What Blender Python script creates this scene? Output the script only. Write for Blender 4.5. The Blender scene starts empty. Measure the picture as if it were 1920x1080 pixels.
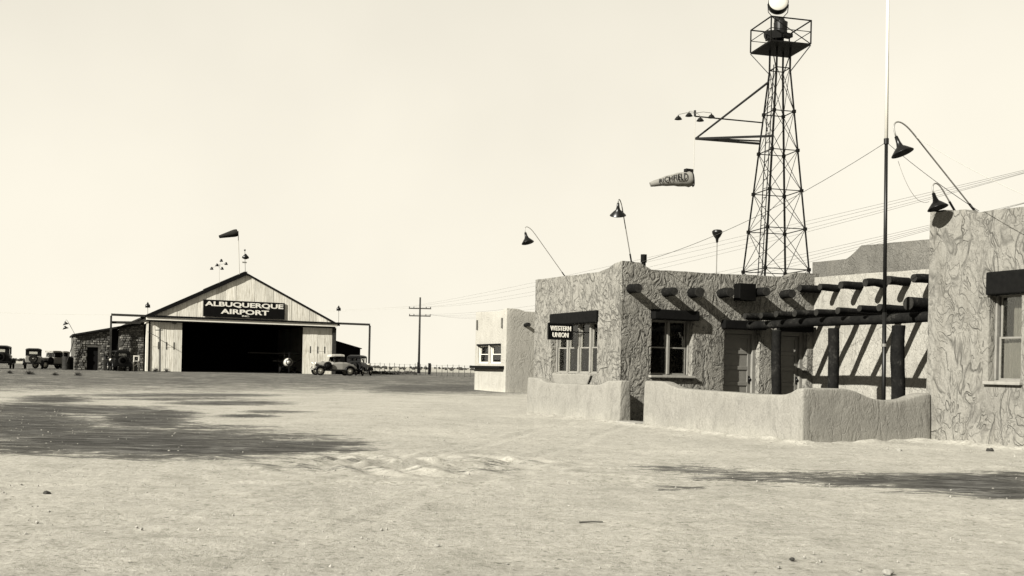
import bpy, bmesh, math, random
import numpy as np
from mathutils import Vector, Matrix, noise
random.seed(7); np.random.seed(7)
S = bpy.context.scene
col = S.collection

# ------------------------------------------------------------------ camera
FPX, ROLL, VH, EYE = 1900.0, math.radians(1.2), 692.0, 1.25
cd = bpy.data.cameras.new('camera'); cam = bpy.data.objects.new('camera', cd); col.objects.link(cam)
cd.sensor_fit = 'HORIZONTAL'; cd.sensor_width = 36.0; cd.lens = 36.0*FPX/1920.0
cd.shift_y = (VH-540.0)/1920.0; cd.clip_start = 0.1; cd.clip_end = 20000
cam.matrix_world = Matrix.Translation((0, 0, EYE)) @ Matrix.Rotation(math.radians(90), 4, 'X') @ Matrix.Rotation(ROLL, 4, 'Z')
S.camera = cam
S.render.resolution_x, S.render.resolution_y = 1024, 576

# ------------------------------------------------------------------ sun, sky, exposure
LV = Vector((0.6216, 0.6077, -0.4943)).normalized()      # direction the sunlight travels
SUN_EL = math.asin(-LV.z)
sd = bpy.data.lights.new('sun', 'SUN'); sun = bpy.data.objects.new('sun', sd); col.objects.link(sun)
sd.energy = 5.0; sd.angle = math.radians(0.5); sd.color = (1.0, 0.97, 0.89)
sun.rotation_euler = LV.to_track_quat('-Z', 'Y').to_euler(); sun.location = (-20, -20, 30)
w = bpy.data.worlds.new('World'); S.world = w; w.use_nodes = True
nt = w.node_tree; nt.nodes.clear()
sky = nt.nodes.new('ShaderNodeTexSky'); sky.sky_type = 'NISHITA'; sky.sun_disc = False
sky.sun_elevation = SUN_EL; sky.sun_rotation = math.atan2(-LV.x, -LV.y)
sky.air_density = 1.0; sky.dust_density = 1.2; sky.ozone_density = 1.0; sky.altitude = 1600
bw0 = nt.nodes.new('ShaderNodeRGBToBW'); nt.links.new(sky.outputs[0], bw0.inputs[0])
# monochrome sky, bright parts rolled off as a plate does: cap * (1 - exp(-v / v0))
def wm(op, a, b):
    x = nt.nodes.new('ShaderNodeMath'); x.operation = op
    for i, v in enumerate((a, b)):
        if isinstance(v, (int, float)): x.inputs[i].default_value = v
        else: nt.links.new(v, x.inputs[i])
    return x
SKY_CAP, SKY_V0, SKY_STR = 1.66, 1.12, 0.14
ex = wm('POWER', math.e, wm('MULTIPLY', bw0.outputs[0], -1.0/SKY_V0).outputs[0])
bw = wm('MULTIPLY', wm('SUBTRACT', 1.0, ex.outputs[0]).outputs[0], SKY_CAP)
tint = nt.nodes.new('ShaderNodeMix'); tint.data_type = 'RGBA'; tint.blend_type = 'MULTIPLY'; tint.inputs[0].default_value = 1
wtc = nt.nodes.new('ShaderNodeTexCoord'); wnz = nt.nodes.new('ShaderNodeTexNoise')
wnz.inputs['Scale'].default_value = 2.2; wnz.inputs['Detail'].default_value = 4; wnz.inputs['Roughness'].default_value = .55
nt.links.new(wtc.outputs['Generated'], wnz.inputs['Vector'])
hz = wm('ADD', wm('MULTIPLY', wnz.outputs['Fac'], 0.30).outputs[0], 0.86)
nt.links.new(wm('MULTIPLY', bw.outputs[0], hz.outputs[0]).outputs[0], tint.inputs[6]); tint.inputs[7].default_value = (1.0, 0.945, 0.805, 1)
bg = nt.nodes.new('ShaderNodeBackground'); bg.inputs[1].default_value = SKY_STR
nt.links.new(tint.outputs[2], bg.inputs[0])
wo = nt.nodes.new('ShaderNodeOutputWorld'); nt.links.new(bg.outputs[0], wo.inputs[0])
S.view_settings.view_transform = 'Standard'; S.view_settings.look = 'None'
S.view_settings.exposure = 2.1; S.view_settings.gamma = 1.0
S.render.engine = 'CYCLES'
S.cycles.max_bounces = 5; S.cycles.diffuse_bounces = 3; S.cycles.transparent_max_bounces = 12

# ------------------------------------------------------------------ photo -> place
cr, sr = math.cos(ROLL), math.sin(ROLL)
AL = math.radians(25)
AX = Vector((-math.sin(AL), math.cos(AL), 0)); BX = Vector((math.cos(AL), math.sin(AL), 0)); ZX = Vector((0, 0, 1))
EYEP = Vector((0, 0, EYE))
def ray(u, v):
    pp, qq = u-960, VH-v
    return Vector(((pp*cr-qq*sr)/FPX, 1.0, (pp*sr+qq*cr)/FPX))
def gp(u, v, z=0.0):
    d = ray(u, v); return EYEP + d*((z-EYE)/d.z)
def at(u, v, Y): return EYEP + ray(u, v)*Y
O = gp(1503, 833)
def W(a, b, z=0.0): return O + AX*a + BX*b + ZX*z
def abz(P): d = P-O; return d.dot(AX), d.dot(BX), P.z
def onb(u, v, b):
    d = ray(u, v); return EYEP + d*((b-(EYEP-O).dot(BX))/d.dot(BX))
def ona(u, v, a):
    d = ray(u, v); return EYEP + d*((a-(EYEP-O).dot(AX))/d.dot(AX))
def proj(P):
    p = FPX*P[0]/P[1]; q = FPX*(P[2]-EYE)/P[1]
    return 960+p*cr+q*sr, VH-(-p*sr+q*cr)
def sst(x, lo, hi):
    t = np.clip((x-lo)/(hi-lo), 0, 1); return t*t*(3-2*t)
def gz(x, y):
    return 0.366*sst(np.asarray(y, float), 50, 90) + 0.15*sst(np.asarray(y, float), 97, 122)
def gzf(p): return float(gz(p.x, p.y))

# ------------------------------------------------------------------ materials
T = (1.0, 0.958, 0.845)
def warm(v, t=1.0): return tuple(v*(1+(c-1)*t) for c in T) + (1,)
MATS = {}
class NB:
    def __init__(s, name):
        s.m = bpy.data.materials.new(name); s.m.use_nodes = True; s.t = s.m.node_tree; s.t.nodes.clear()
        s.out = s.n('ShaderNodeOutputMaterial'); s.tc = s.n('ShaderNodeTexCoord')
        MATS[name] = s.m
    def n(s, typ, **kw):
        x = s.t.nodes.new(typ)
        for k, v in kw.items(): setattr(x, k, v)
        return x
    def l(s, a, b): s.t.links.new(a, b)
    def noise(s, scale, detail=4, rough=0.55, vec=None, dist=0.0):
        x = s.n('ShaderNodeTexNoise'); x.inputs['Scale'].default_value = scale; x.inputs['Detail'].default_value = detail
        x.inputs['Roughness'].default_value = rough; x.inputs['Distortion'].default_value = dist
        s.l(vec if vec is not None else s.tc.outputs['Object'], x.inputs['Vector']); return x.outputs['Fac']
    def ramp(s, fac, stops):
        x = s.n('ShaderNodeValToRGB'); e = x.color_ramp.elements
        while len(e) < len(stops): e.new(0.5)
        for i, (p, c) in enumerate(stops): e[i].position = p; e[i].color = c if len(c) == 4 else tuple(c)+(1,)
        s.l(fac, x.inputs[0]); return x.outputs[0]
    def math(s, op, a, b=None, c=None):
        x = s.n('ShaderNodeMath', operation=op)
        for i, v in enumerate((a, b, c)):
            if v is None: continue
            if isinstance(v, (int, float)): x.inputs[i].default_value = v
            else: s.l(v, x.inputs[i])
        return x.outputs[0]
    def mix(s, a, b, fac, mode='MIX'):
        x = s.n('ShaderNodeMix', data_type='RGBA', blend_type=mode)
        for i, v in ((0, fac), (6, a), (7, b)):
            if isinstance(v, (int, float)): x.inputs[i].default_value = v
            elif isinstance(v, tuple): x.inputs[i].default_value = v
            else: s.l(v, x.inputs[i])
        return x.outputs[2]
    def mapv(s, scale=(1, 1, 1), vec=None):
        x = s.n('ShaderNodeMapping'); x.inputs['Scale'].default_value = scale
        s.l(vec if vec is not None else s.tc.outputs['Object'], x.inputs['Vector']); return x.outputs[0]
    def finish(s, color, rough=0.9, height=None, bstr=0.5, bdist=0.02, metal=0.0, spec=0.3):
        p = s.n('ShaderNodeBsdfPrincipled')
        if isinstance(color, tuple): p.inputs['Base Color'].default_value = color
        else: s.l(color, p.inputs['Base Color'])
        if isinstance(rough, (int, float)): p.inputs['Roughness'].default_value = rough
        else: s.l(rough, p.inputs['Roughness'])
        p.inputs['Metallic'].default_value = metal; p.inputs['Specular IOR Level'].default_value = spec
        if height is not None:
            b = s.n('ShaderNodeBump'); b.inputs['Strength'].default_value = bstr; b.inputs['Distance'].default_value = bdist
            s.l(height, b.inputs['Height']); s.l(b.outputs[0], p.inputs['Normal'])
        s.l(p.outputs[0], s.out.inputs[0]); return s.m

def stucco(name, lo, hi, groove, scale=1.25, freq=44, bdist=0.03, bstr=1.0, fine=0.12, gdark=0.5, vert=.75, cover=.5, pw=.5, mscale=2.6, runs=.6, arcs=.8, veins=.8, vsc=1.0):
    """trowelled plaster: fans of broad curved strokes with dirt and relief shade coloured into the grooves, patches, run marks, dust at the foot"""
    k = NB(name)
    co = k.mapv((1, 1, vert))
    def warp(vec, sc_, amt, det=2):
        nz = k.n('ShaderNodeTexNoise'); nz.inputs['Scale'].default_value = sc_; nz.inputs['Detail'].default_value = det; k.l(vec, nz.inputs['Vector'])
        sub = k.n('ShaderNodeVectorMath', operation='SUBTRACT'); k.l(nz.outputs['Color'], sub.inputs[0]); sub.inputs[1].default_value = (.5, .5, .5)
        sc = k.n('ShaderNodeVectorMath', operation='SCALE'); k.l(sub.outputs[0], sc.inputs[0]); sc.inputs['Scale'].default_value = amt
        add = k.n('ShaderNodeVectorMath', operation='ADD'); k.l(vec, add.inputs[0]); k.l(sc.outputs[0], add.inputs[1]); return add.outputs[0]
    wv = warp(warp(co, 1.3, .55), 6, .06)
    vo = k.n('ShaderNodeTexVoronoi', feature='F1'); vo.inputs['Scale'].default_value = scale; k.l(wv, vo.inputs['Vector'])
    d = k.n('ShaderNodeVectorMath', operation='SUBTRACT'); k.l(wv, d.inputs[0]); k.l(vo.outputs['Position'], d.inputs[1])
    cs = k.n('ShaderNodeVectorMath', operation='SUBTRACT'); k.l(vo.outputs['Color'], cs.inputs[0]); cs.inputs[1].default_value = (.5, .5, .5)   # each fan has its own off-centre pivot
    cn = k.n('ShaderNodeVectorMath', operation='NORMALIZE'); k.l(cs.outputs[0], cn.inputs[0])
    c2 = k.n('ShaderNodeVectorMath', operation='SCALE'); k.l(cn.outputs[0], c2.inputs[0]); c2.inputs['Scale'].default_value = .62/scale
    d2 = k.n('ShaderNodeVectorMath', operation='ADD'); k.l(d.outputs[0], d2.inputs[0]); k.l(c2.outputs[0], d2.inputs[1]); d = d2
    ln = k.n('ShaderNodeVectorMath', operation='LENGTH'); k.l(d.outputs[0], ln.inputs[0])
    n1 = k.noise(3.4, 4, 0.62, co)
    fq = k.math('MULTIPLY_ADD', k.noise(.7, 1, .5, co), freq*.7, freq*.65)           # stroke width drifts along the wall
    ph = k.math('MULTIPLY_ADD', n1, 15.0, k.math('MULTIPLY', ln.outputs['Value'], fq))
    sn = k.math('MULTIPLY_ADD', k.math('SINE', ph), 0.5, 0.5)
    gr = k.math('POWER', sn, pw)
    msk = k.ramp(k.noise(mscale, 5, 0.66, wv), [(cover-.08, (0, 0, 0)), (cover+.08, (1, 1, 1))])
    gm = k.math('MULTIPLY', k.math('MULTIPLY', k.math('SUBTRACT', 1.0, gr), msk), arcs)
    for sc_, wd, amt, seed in ((2.3, .030, 1.0, 3.0), (4.4, .034, .85, 11.0), (7.5, .04, .5, 23.0)):      # branching trowel veins
        off = k.n('ShaderNodeVectorMath', operation='ADD'); k.l(wv, off.inputs[0]); off.inputs[1].default_value = (seed, seed*.7, seed*1.3)
        nn = k.noise(sc_*vsc, 2.5, .5, off.outputs[0], .6)
        ab_ = k.math('ABSOLUTE', k.math('SUBTRACT', nn, .5))
        rd_ = k.math('MULTIPLY', k.ramp(ab_, [(0, (1, 1, 1)), (wd, (0, 0, 0))]), amt*veins)
        gm = k.math('MAXIMUM', gm, k.math('MULTIPLY', rd_, k.ramp(k.noise(2.0, 3, .6, off.outputs[0]), [(.40, (.15, .15, .15)), (.58, (1, 1, 1))])))
    n3 = k.noise(24, 5, 0.65); n4 = k.noise(.8, 5, 0.65)
    h = k.math('ADD', k.math('MULTIPLY', gm, -1.0), k.math('ADD', k.math('MULTIPLY', n3, fine*2), k.math('MULTIPLY', k.noise(4, 3), 0.7)))
    base = k.ramp(n4, [(0.28, lo), (0.72, hi)])
    base = k.mix(base, groove, k.math('MULTIPLY', gm, gdark))  # groove colour holds dirt plus painted shade of the relief
    base = k.mix(base, k.ramp(k.noise(30, 3, 0.6), [(0.32, (0.84, 0.84, 0.84)), (0.62, (1.05, 1.05, 1.05))]), 1.0, 'MULTIPLY')
    run = k.ramp(k.noise(2.0, 5, .65, k.mapv((2.2, 2.2, .22))), [(.50, (1, 1, 1)), (.70, (.76, .75, .73))])   # water runs
    base = k.mix(base, run, runs, 'MULTIPLY')
    z = k.n('ShaderNodeSeparateXYZ'); k.l(k.tc.outputs['Object'], z.inputs[0])
    zz = k.math('ADD', z.outputs['Z'], k.math('MULTIPLY', k.noise(2.3, 4), 0.5))
    wash = k.ramp(zz, [(0.20, (1.22, 1.22, 1.20)), (0.60, (1, 1, 1))])
    base = k.mix(base, wash, 1.0, 'MULTIPLY')
    return k.finish(base, 0.95, h, bstr, bdist, spec=0.08)

def simple(name, v, rough=0.7, var=0.2, scale=6.0, bump=0.0, t=1.0, stretch=(1, 1, 1), spec=None, metal=0.0):
    spec = (.3 if v > .05 else .06) if spec is None else spec
    k = NB(name); vec = k.mapv(stretch)
    f = k.noise(scale, 5, 0.6, vec)
    c = k.ramp(f, [(0.3, warm(v*(1-var), t)), (0.7, warm(v*(1+var), t))])
    return k.finish(c, rough, f if bump else None, 0.6, bump or 0.01, metal, spec)

stucco('stucco', warm(.094), warm(.122), warm(.006), scale=1.6, freq=50, bdist=.036, cover=.50, gdark=.66, pw=.40, mscale=4.2, fine=.16, arcs=.9, veins=.9, vsc=.68)
stucco('stucco_white', warm(.125), warm(.155), warm(.035), scale=1.7, freq=50, bdist=.022, cover=.53, gdark=.5, pw=.4, mscale=4.2, fine=.2, arcs=.5, veins=.6)
stucco('stucco_coarse', warm(.086), warm(.114), warm(.008), scale=1.1, freq=40, bdist=0.024, vert=.55, cover=.54, gdark=.62, pw=.4, mscale=3.4, fine=.18, arcs=.6, veins=.95, vsc=.9)
stucco('stucco_dull', warm(.050), warm(.074), warm(.025), scale=2.0, freq=50, bdist=0.03, gdark=0.45, fine=.5, cover=.45, arcs=.4, veins=.6)
stucco('stucco_smooth', warm(.092), warm(.122), warm(.04), scale=0.9, freq=34, bdist=0.012, fine=0.3, gdark=0.42, pw=.5, vert=.5, cover=.54, runs=.3, arcs=.7, veins=.45)
stucco('stucco_far', warm(.145), warm(.175), warm(.07), scale=1.5, freq=50, bdist=0.012, gdark=0.3, veins=.5)

k = NB('log_wood')
v = k.mapv((9, 9, 1.2)); f = k.noise(3.0, 6, 0.65); f2 = k.noise(22, 5, 0.7)
c = k.ramp(k.math('ADD', k.math('MULTIPLY', f, .6), k.math('MULTIPLY', f2, .4)), [(0.40, warm(.0012)), (0.55, warm(.004)), (0.70, warm(.026))])
k.finish(c, 0.85, f2, 0.7, 0.012, spec=.06)
simple('log_end', .009, .9, .45, 14, .006)
simple('dark_timber', 0.00176, .8, .4, 10, .006)
simple('white_frame', 0.096, .5, .12, 5)
simple('grey_frame', 0.084, .6, .15, 8)
simple('door_paint', 0.068, .55, .12, 5)
simple('curtain', 0.08, .95, .12, 8)
simple('black_metal', 0.0024, .45, .3, 9, spec=.15)
simple('grey_pipe', 0.072, .4, .2, 9, spec=.5)
simple('enamel_dark', 0.002, .35, .2, 9, spec=.2)
simple('steel_dark', 0.0032, .55, .4, 5)
simple('white_paint', 0.336, .5, .08, 4)
simple('sign_black', 0.0016, .5, .3, 3)
simple('pole_wood', 0.016, .9, .4, 6, .01)
simple('fence_wood', 0.032, .9, .4, 6)
simple('wire', 0.024, .6, .1, 3)
simple('wire_pale', 0.176, .6, .1, 3)
simple('dark_shed', 0.0012, .9, .5, 2)
simple('rubber', 0.0048, .85, .3, 8)
simple('chrome', 0.4, .25, .1, 4, spec=.5, metal=.6)
simple('car_black', 0.0016, .4, .3, 2, spec=.12)
simple('car_cream', 0.1, .4, .12, 3, spec=.5)
simple('car_grey', 0.024, .4, .2, 3, spec=.2)
simple('canvas_dark', 0.0064, .9, .3, 9)
simple('canvas_pale', 0.2, .9, .12, 9)
simple('sock_cloth', 0.0825, .95, .1, 7)
simple('sock_dark', 0.0096, .95, .2, 7)
simple('fabric_plane', 0.2, .6, .15, 3)
simple('barrel_paint', 0.012, .6, .4, 5)
simple('roof_dark', 0.0064, .8, .3, 3)
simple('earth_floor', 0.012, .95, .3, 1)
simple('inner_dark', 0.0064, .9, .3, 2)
simple('pebble', 0.128, .95, .5, 3)
simple('stone_dark', 0.02, .95, .4, 9)
simple('twig', 0.048, .9, .3, 9)
simple('tumbleweed', 0.024, .95, .4, 9)
simple('concrete', 0.112, .95, .15, 7, .01)
simple('soil', 0.04, .95, .4, 12, .02)

k = NB('glass')
fr = k.n('ShaderNodeFresnel'); fr.inputs[0].default_value = 1.5
tr = k.n('ShaderNodeBsdfTransparent'); tr.inputs[0].default_value = (.82, .82, .8, 1)
gl = k.n('ShaderNodeBsdfGlossy'); gl.inputs['Roughness'].default_value = .03; gl.inputs['Color'].default_value = (.9, .9, .88, 1)
ms = k.n('ShaderNodeMixShader'); k.l(fr.outputs[0], ms.inputs[0]); k.l(tr.outputs[0], ms.inputs[1]); k.l(gl.outputs[0], ms.inputs[2]); k.l(ms.outputs[0], k.out.inputs[0])
k = NB('lens_glass'); k.finish(warm(.22), .12, None, spec=.8)

# corrugated sheet metal: every sheet has its own tone
k = NB('sheet_metal')
oi = k.n('ShaderNodeObjectInfo')
f = k.noise(.8, 5, .65, k.mapv((1.5, 1.5, .35)))
c = k.ramp(f, [(.3, warm(.31)), (.7, warm(.40))])
c = k.mix(c, k.ramp(oi.outputs['Random'], [(0, (.80, .80, .79)), (1, (1.08, 1.08, 1.08))]), 1.0, 'MULTIPLY')
st = k.ramp(k.noise(2.2, 5, .7, k.mapv((5, 5, .5))), [(.46, (1, 1, 1)), (.66, (.55, .53, .49))])
c = k.mix(c, st, .8, 'MULTIPLY')
rot = k.n('ShaderNodeVectorRotate'); rot.rotation_type = 'Z_AXIS'; rot.inputs['Angle'].default_value = -AL
k.l(k.tc.outputs['Object'], rot.inputs['Vector'])
wv = k.n('ShaderNodeTexWave', wave_type='BANDS', bands_direction='X'); wv.inputs['Scale'].default_value = 2.0
k.l(rot.outputs[0], wv.inputs['Vector'])
k.finish(c, .6, wv.outputs['Fac'], .5, .007, 0.0, .2)

k = NB('stone_block')
g = k.n('ShaderNodeAttribute'); g.attribute_name = 'tone'
c = k.ramp(g.outputs['Fac'], [(0, warm(.018)), (.45, warm(.045)), (1, warm(.105))])
c = k.mix(c, k.ramp(k.noise(5, 4), [(.3, (.7, .7, .7)), (.7, (1.2, 1.2, 1.2))]), 1, 'MULTIPLY')
k.finish(c, .95, k.noise(14, 4), .5, .02)
simple('mortar', 0.036, .95, .3, 6)

# ------------------------------------------------------------------ mesh helpers
class MB:
    def __init__(s): s.v = []; s.f = []
    def add(s, vs, fs):
        o = len(s.v); s.v += [tuple(x) for x in vs]; s.f += [tuple(i+o for i in f) for f in fs]; return s
    def box(s, c, size, ax=(BX, AX, ZX)):
        c = Vector(c); hx, hy, hz = [Vector(a)*(d/2) for a, d in zip(ax, size)]
        vs = [c+hx*i+hy*j+hz*l for i in (-1, 1) for j in (-1, 1) for l in (-1, 1)]
        return s.add(vs, [(0, 1, 3, 2), (4, 6, 7, 5), (0, 4, 5, 1), (2, 3, 7, 6), (0, 2, 6, 4), (1, 5, 7, 3)])
    def bar(s, p0, p1, w, h=None, up=None):
        p0, p1 = Vector(p0), Vector(p1); d = (p1-p0); L = d.length; d.normalize(); h = h or w
        up = Vector(up) if up else (ZX if abs(d.z) < .9 else BX)
        x = d.cross(up).normalized(); y = x.cross(d).normalized()
        return s.box((p0+p1)/2, (L, w, h), (d, x, y))
    def cyl(s, p0, p1, r0, r1=None, n=12, cap=True):
        p0, p1 = Vector(p0), Vector(p1); r1 = r0 if r1 is None else r1
        d = (p1-p0).normalized(); up = ZX if abs(d.z) < .9 else Vector((1, 0, 0))
        x = d.cross(up).normalized(); y = d.cross(x)
        vs = [p+(x*math.cos(t)+y*math.sin(t))*r for p, r in ((p0, r0), (p1, r1)) for t in [2*math.pi*i/n for i in range(n)]]
        fs = [(i, (i+1) % n, n+(i+1) % n, n+i) for i in range(n)]
        if cap: fs += [tuple(range(n))[::-1], tuple(range(n, 2*n))]
        return s.add(vs, fs)
    def tube(s, pts, r, n=8, cap=True):
        pts = [Vector(p) for p in pts]; rs = r if isinstance(r, (list, tuple)) else [r]*len(pts)
        vs = []; m = len(pts); px = None
        for i, p in enumerate(pts):
            d = (pts[min(i+1, m-1)]-pts[max(i-1, 0)]).normalized()
            if px is None:
                up = ZX if abs(d.z) < .9 else Vector((1, 0, 0)); x = d.cross(up).normalized()
            else: x = (px-d*px.dot(d)).normalized()
            px = x; y = d.cross(x)
            vs += [p+(x*math.cos(2*math.pi*j/n)+y*math.sin(2*math.pi*j/n))*rs[i] for j in range(n)]
        fs = [(i*n+j, i*n+(j+1) % n, (i+1)*n+(j+1) % n, (i+1)*n+j) for i in range(m-1) for j in range(n)]
        if cap: fs += [tuple(range(n))[::-1], tuple(range((m-1)*n, m*n))]
        return s.add(vs, fs)
    def lathe(s, c, axis, prof, n=20, closed=False):
        """prof: list of (distance along axis, radius)"""
        c = Vector(c); d = Vector(axis).normalized(); up = ZX if abs(d.z) < .9 else Vector((1, 0, 0))
        x = d.cross(up).normalized(); y = d.cross(x); vs = []
        for h, r in prof: vs += [c+d*h+(x*math.cos(2*math.pi*j/n)+y*math.sin(2*math.pi*j/n))*max(r, 1e-4) for j in range(n)]
        fs = [(i*n+j, i*n+(j+1) % n, (i+1)*n+(j+1) % n, (i+1)*n+j) for i in range(len(prof)-1) for j in range(n)]
        if closed: fs += [tuple(range(n))[::-1], tuple(range((len(prof)-1)*n, len(prof)*n))]
        return s.add(vs, fs)
    def prism(s, poly, ext):
        poly = [Vector(p) for p in poly]; ext = Vector(ext); n = len(poly)
        vs = poly+[p+ext for p in poly]
        return s.add(vs, [tuple(range(n))[::-1], tuple(range(n, 2*n))]+[(i, (i+1) % n, n+(i+1) % n, n+i) for i in range(n)])
    def ball(s, c, r, n=12, m=8, sq=(1, 1, 1)):
        c = Vector(c); vs = []; fs = []
        for i in range(m+1):
            a = math.pi*i/m
            for j in range(n):
                b = 2*math.pi*j/n
                vs.append(c+Vector((math.sin(a)*math.cos(b)*sq[0], math.sin(a)*math.sin(b)*sq[1], math.cos(a)*sq[2]))*r)
        fs = [(i*n+j, i*n+(j+1) % n, (i+1)*n+(j+1) % n, (i+1)*n+j) for i in range(m) for j in range(n)]
        return s.add(vs, fs)
    def build(s, name, mat, parent=None, smooth=False, bevel=0, origin=None, seg=2, fix=True):
        org = Vector(origin) if origin is not None else (root_loc(parent) if parent else Vector((0, 0, 0)))
        me = bpy.data.meshes.new(name); me.from_pydata([tuple(Vector(v)-org) for v in s.v], [], s.f)
        if fix:
            bm = bmesh.new(); bm.from_mesh(me); bmesh.ops.recalc_face_normals(bm, faces=bm.faces); bm.to_mesh(me); bm.free()
        me.materials.append(MATS[mat]); o = bpy.data.objects.new(name, me); col.objects.link(o)
        if parent: o.parent = parent
        else: o.location = org
        if smooth: me.polygons.foreach_set('use_smooth', [True]*len(me.polygons))
        if bevel:
            b = o.modifiers.new('bevel', 'BEVEL'); b.width = bevel; b.segments = seg; b.limit_method = 'ANGLE'; b.angle_limit = math.radians(50)
        return o
def root_loc(o):
    while o.parent: o = o.parent
    return Vector(o.location)
def tag(o, label, cat, group=None):
    o['label'] = label; o['category'] = cat
    if group: o['group'] = group
    return o
def thing(name, label, cat, loc=(0, 0, 0), group=None):
    o = bpy.data.objects.new(name, None); col.objects.link(o); o.location = loc; o.empty_display_size = .3
    return tag(o, label, cat, group)
def kind(o, k): o['kind'] = k; return o
def copy_tree(o, parent=None):
    c = o.copy(); col.objects.link(c); c.parent = parent
    for ch in list(o.children): copy_tree(ch, c)
    return c
def text_mesh(txt, width, height, weight=0.0, depth=.02):
    """flat lettering mesh in the x-z plane, lower-left at 0, scaled to width x height"""
    cu = bpy.data.curves.new('lettering', 'FONT'); cu.body = txt; cu.offset = weight; cu.extrude = .01; cu.resolution_u = 4
    ob = bpy.data.objects.new('lettering', cu); col.objects.link(ob)
    dg = bpy.context.evaluated_depsgraph_get(); dg.update()
    me = bpy.data.meshes.new_from_object(ob.evaluated_get(dg)); bpy.data.objects.remove(ob)
    P = np.array([v.co[:] for v in me.vertices]); mn, mx = P.min(0), P.max(0)
    Q = (P-mn)/(mx-mn); fs = [tuple(p.vertices) for p in me.polygons]
    bpy.data.meshes.remove(me)
    return [(q[0]*width, q[2]*depth, q[1]*height) for q in Q], fs

# ------------------------------------------------------------------ ground
def grade(lo, hi, step, far_lo, far_hi, g=1.09):
    xs = list(np.arange(lo, hi+1e-6, step)); s = step; x = xs[-1]
    while x < far_hi: s *= g; x += s; xs.append(x)
    s = step; x = xs[0]; pre = []
    while x > far_lo: s *= g; x -= s; pre.append(x)
    return np.array(pre[::-1]+xs)
gx = grade(-7.0, 8.0, .055, -9000, 9000, 1.055); gy = grade(5.0, 20.0, .055, -400, 14000, 1.045)
X, Y = np.meshgrid(gx, gy); n1, n2 = X.shape
Z = gz(X, Y)
def vnoise(x, y, seed=0):
    r = np.random.RandomState(seed); tb = r.rand(256, 256)
    xi = np.floor(x).astype(int); yi = np.floor(y).astype(int); fx = x-xi; fy = y-yi
    fx = fx*fx*(3-2*fx); fy = fy*fy*(3-2*fy)
    g = lambda i, j: tb[(yi+j) % 256, (xi+i) % 256]
    return (g(0, 0)*(1-fx)+g(1, 0)*fx)*(1-fy)+(g(0, 1)*(1-fx)+g(1, 1)*fx)*fy
near = 1-sst(np.hypot(X, Y), 30, 60)
Z = Z + near*((vnoise(X*.9, Y*.9, 1)-.5)*.03 + (vnoise(X*3.1, Y*3.1, 2)-.5)*.016 + (vnoise(X*9, Y*9, 3)-.5)*.008)
Yc = np.maximum(Y, 1.0)
p_ = FPX*X/Yc; q_ = FPX*(gz(X, Y)-EYE)/Yc
U = 960+p_*cr+q_*sr; V = VH-(-p_*sr+q_*cr); V[Y < 1.5] = 5000
# soil drifted against the foot of the walls
da = (X-O.x)*AX.x+(Y-O.y)*AX.y; db = (X-O.x)*BX.x+(Y-O.y)*BX.y
dwall = np.minimum(np.where((da > -.1) & (da < 11.5), np.abs(db+.02), 9), np.where((db > -.1) & (db < 3.3), np.abs(da), 9))
dwall = np.minimum(dwall, np.where(da < .2, np.abs(db-3.2), 9))
Z = Z + .075*np.exp(-dwall/.13)*(.25+1.1*vnoise(X*4.1, Y*4.1, 11)) + .03*np.exp(-dwall/.5)*vnoise(X*1.7, Y*1.7, 12)
# shallow wheel tracks crossing the yard
for (x0_, y0_, x1_, y1_) in ((-9, 9, 9, 13.4), (-9, 10.4, 9, 14.9), (-12, 15, 5, 11.2), (-12, 16.5, 5, 12.6), (-4, 3, 3, 30), (-2.6, 3, 4.5, 30)):
    L_ = math.hypot(x1_-x0_, y1_-y0_); dt = ((X-x0_)*(y1_-y0_)-(Y-y0_)*(x1_-x0_))/L_ + .25*(vnoise(X*.35, Y*.35, 13)-.5)
    Z = Z - .55*near*(.022*np.exp(-(dt/.11)**2) - .012*np.exp(-((np.abs(dt)-.2)/.07)**2))*(.2+1.2*vnoise(X*.8, Y*.8, 14))
# churned wheel ruts in loose sand
rut = np.exp(-((U-790)/260)**2)*np.exp(-((V-872-(U-790)*.012)/17)**2)
tri = lambda t: np.abs(((t/np.pi) % 2)-1)*2-1
wob = 2.2*vnoise(X*.8, Y*.6, 5); ln_ = np.floor(Y*1.15+.3*wob)
rid = tri((X*11.0+np.where(ln_ % 2 == 0, 1, -1)*Y*6.0+wob*3))
Z = Z + rut*(rid*.055*(.35+vnoise(X*1.9, Y*1.1, 8))+(vnoise(X*5, Y*2.5, 7)-.5)*.05)
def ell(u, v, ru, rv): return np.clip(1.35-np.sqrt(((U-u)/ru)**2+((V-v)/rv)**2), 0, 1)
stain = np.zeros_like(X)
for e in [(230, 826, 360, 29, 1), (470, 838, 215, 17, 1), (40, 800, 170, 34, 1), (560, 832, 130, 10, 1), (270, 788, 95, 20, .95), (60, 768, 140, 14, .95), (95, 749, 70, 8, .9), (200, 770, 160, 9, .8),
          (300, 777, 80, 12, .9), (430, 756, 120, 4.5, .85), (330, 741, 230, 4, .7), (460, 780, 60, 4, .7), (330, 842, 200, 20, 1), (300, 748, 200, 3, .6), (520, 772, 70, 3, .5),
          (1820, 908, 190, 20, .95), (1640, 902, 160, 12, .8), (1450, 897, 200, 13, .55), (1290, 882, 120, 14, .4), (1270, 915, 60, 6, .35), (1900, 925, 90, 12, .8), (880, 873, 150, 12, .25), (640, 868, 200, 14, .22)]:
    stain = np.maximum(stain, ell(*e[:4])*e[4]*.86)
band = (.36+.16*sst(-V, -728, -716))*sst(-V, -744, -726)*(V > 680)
band = np.maximum(band, .72*np.exp(-((V-727)/11)**2)*sst(U, 620, 760)*sst(-U, -1010, -985))
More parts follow.
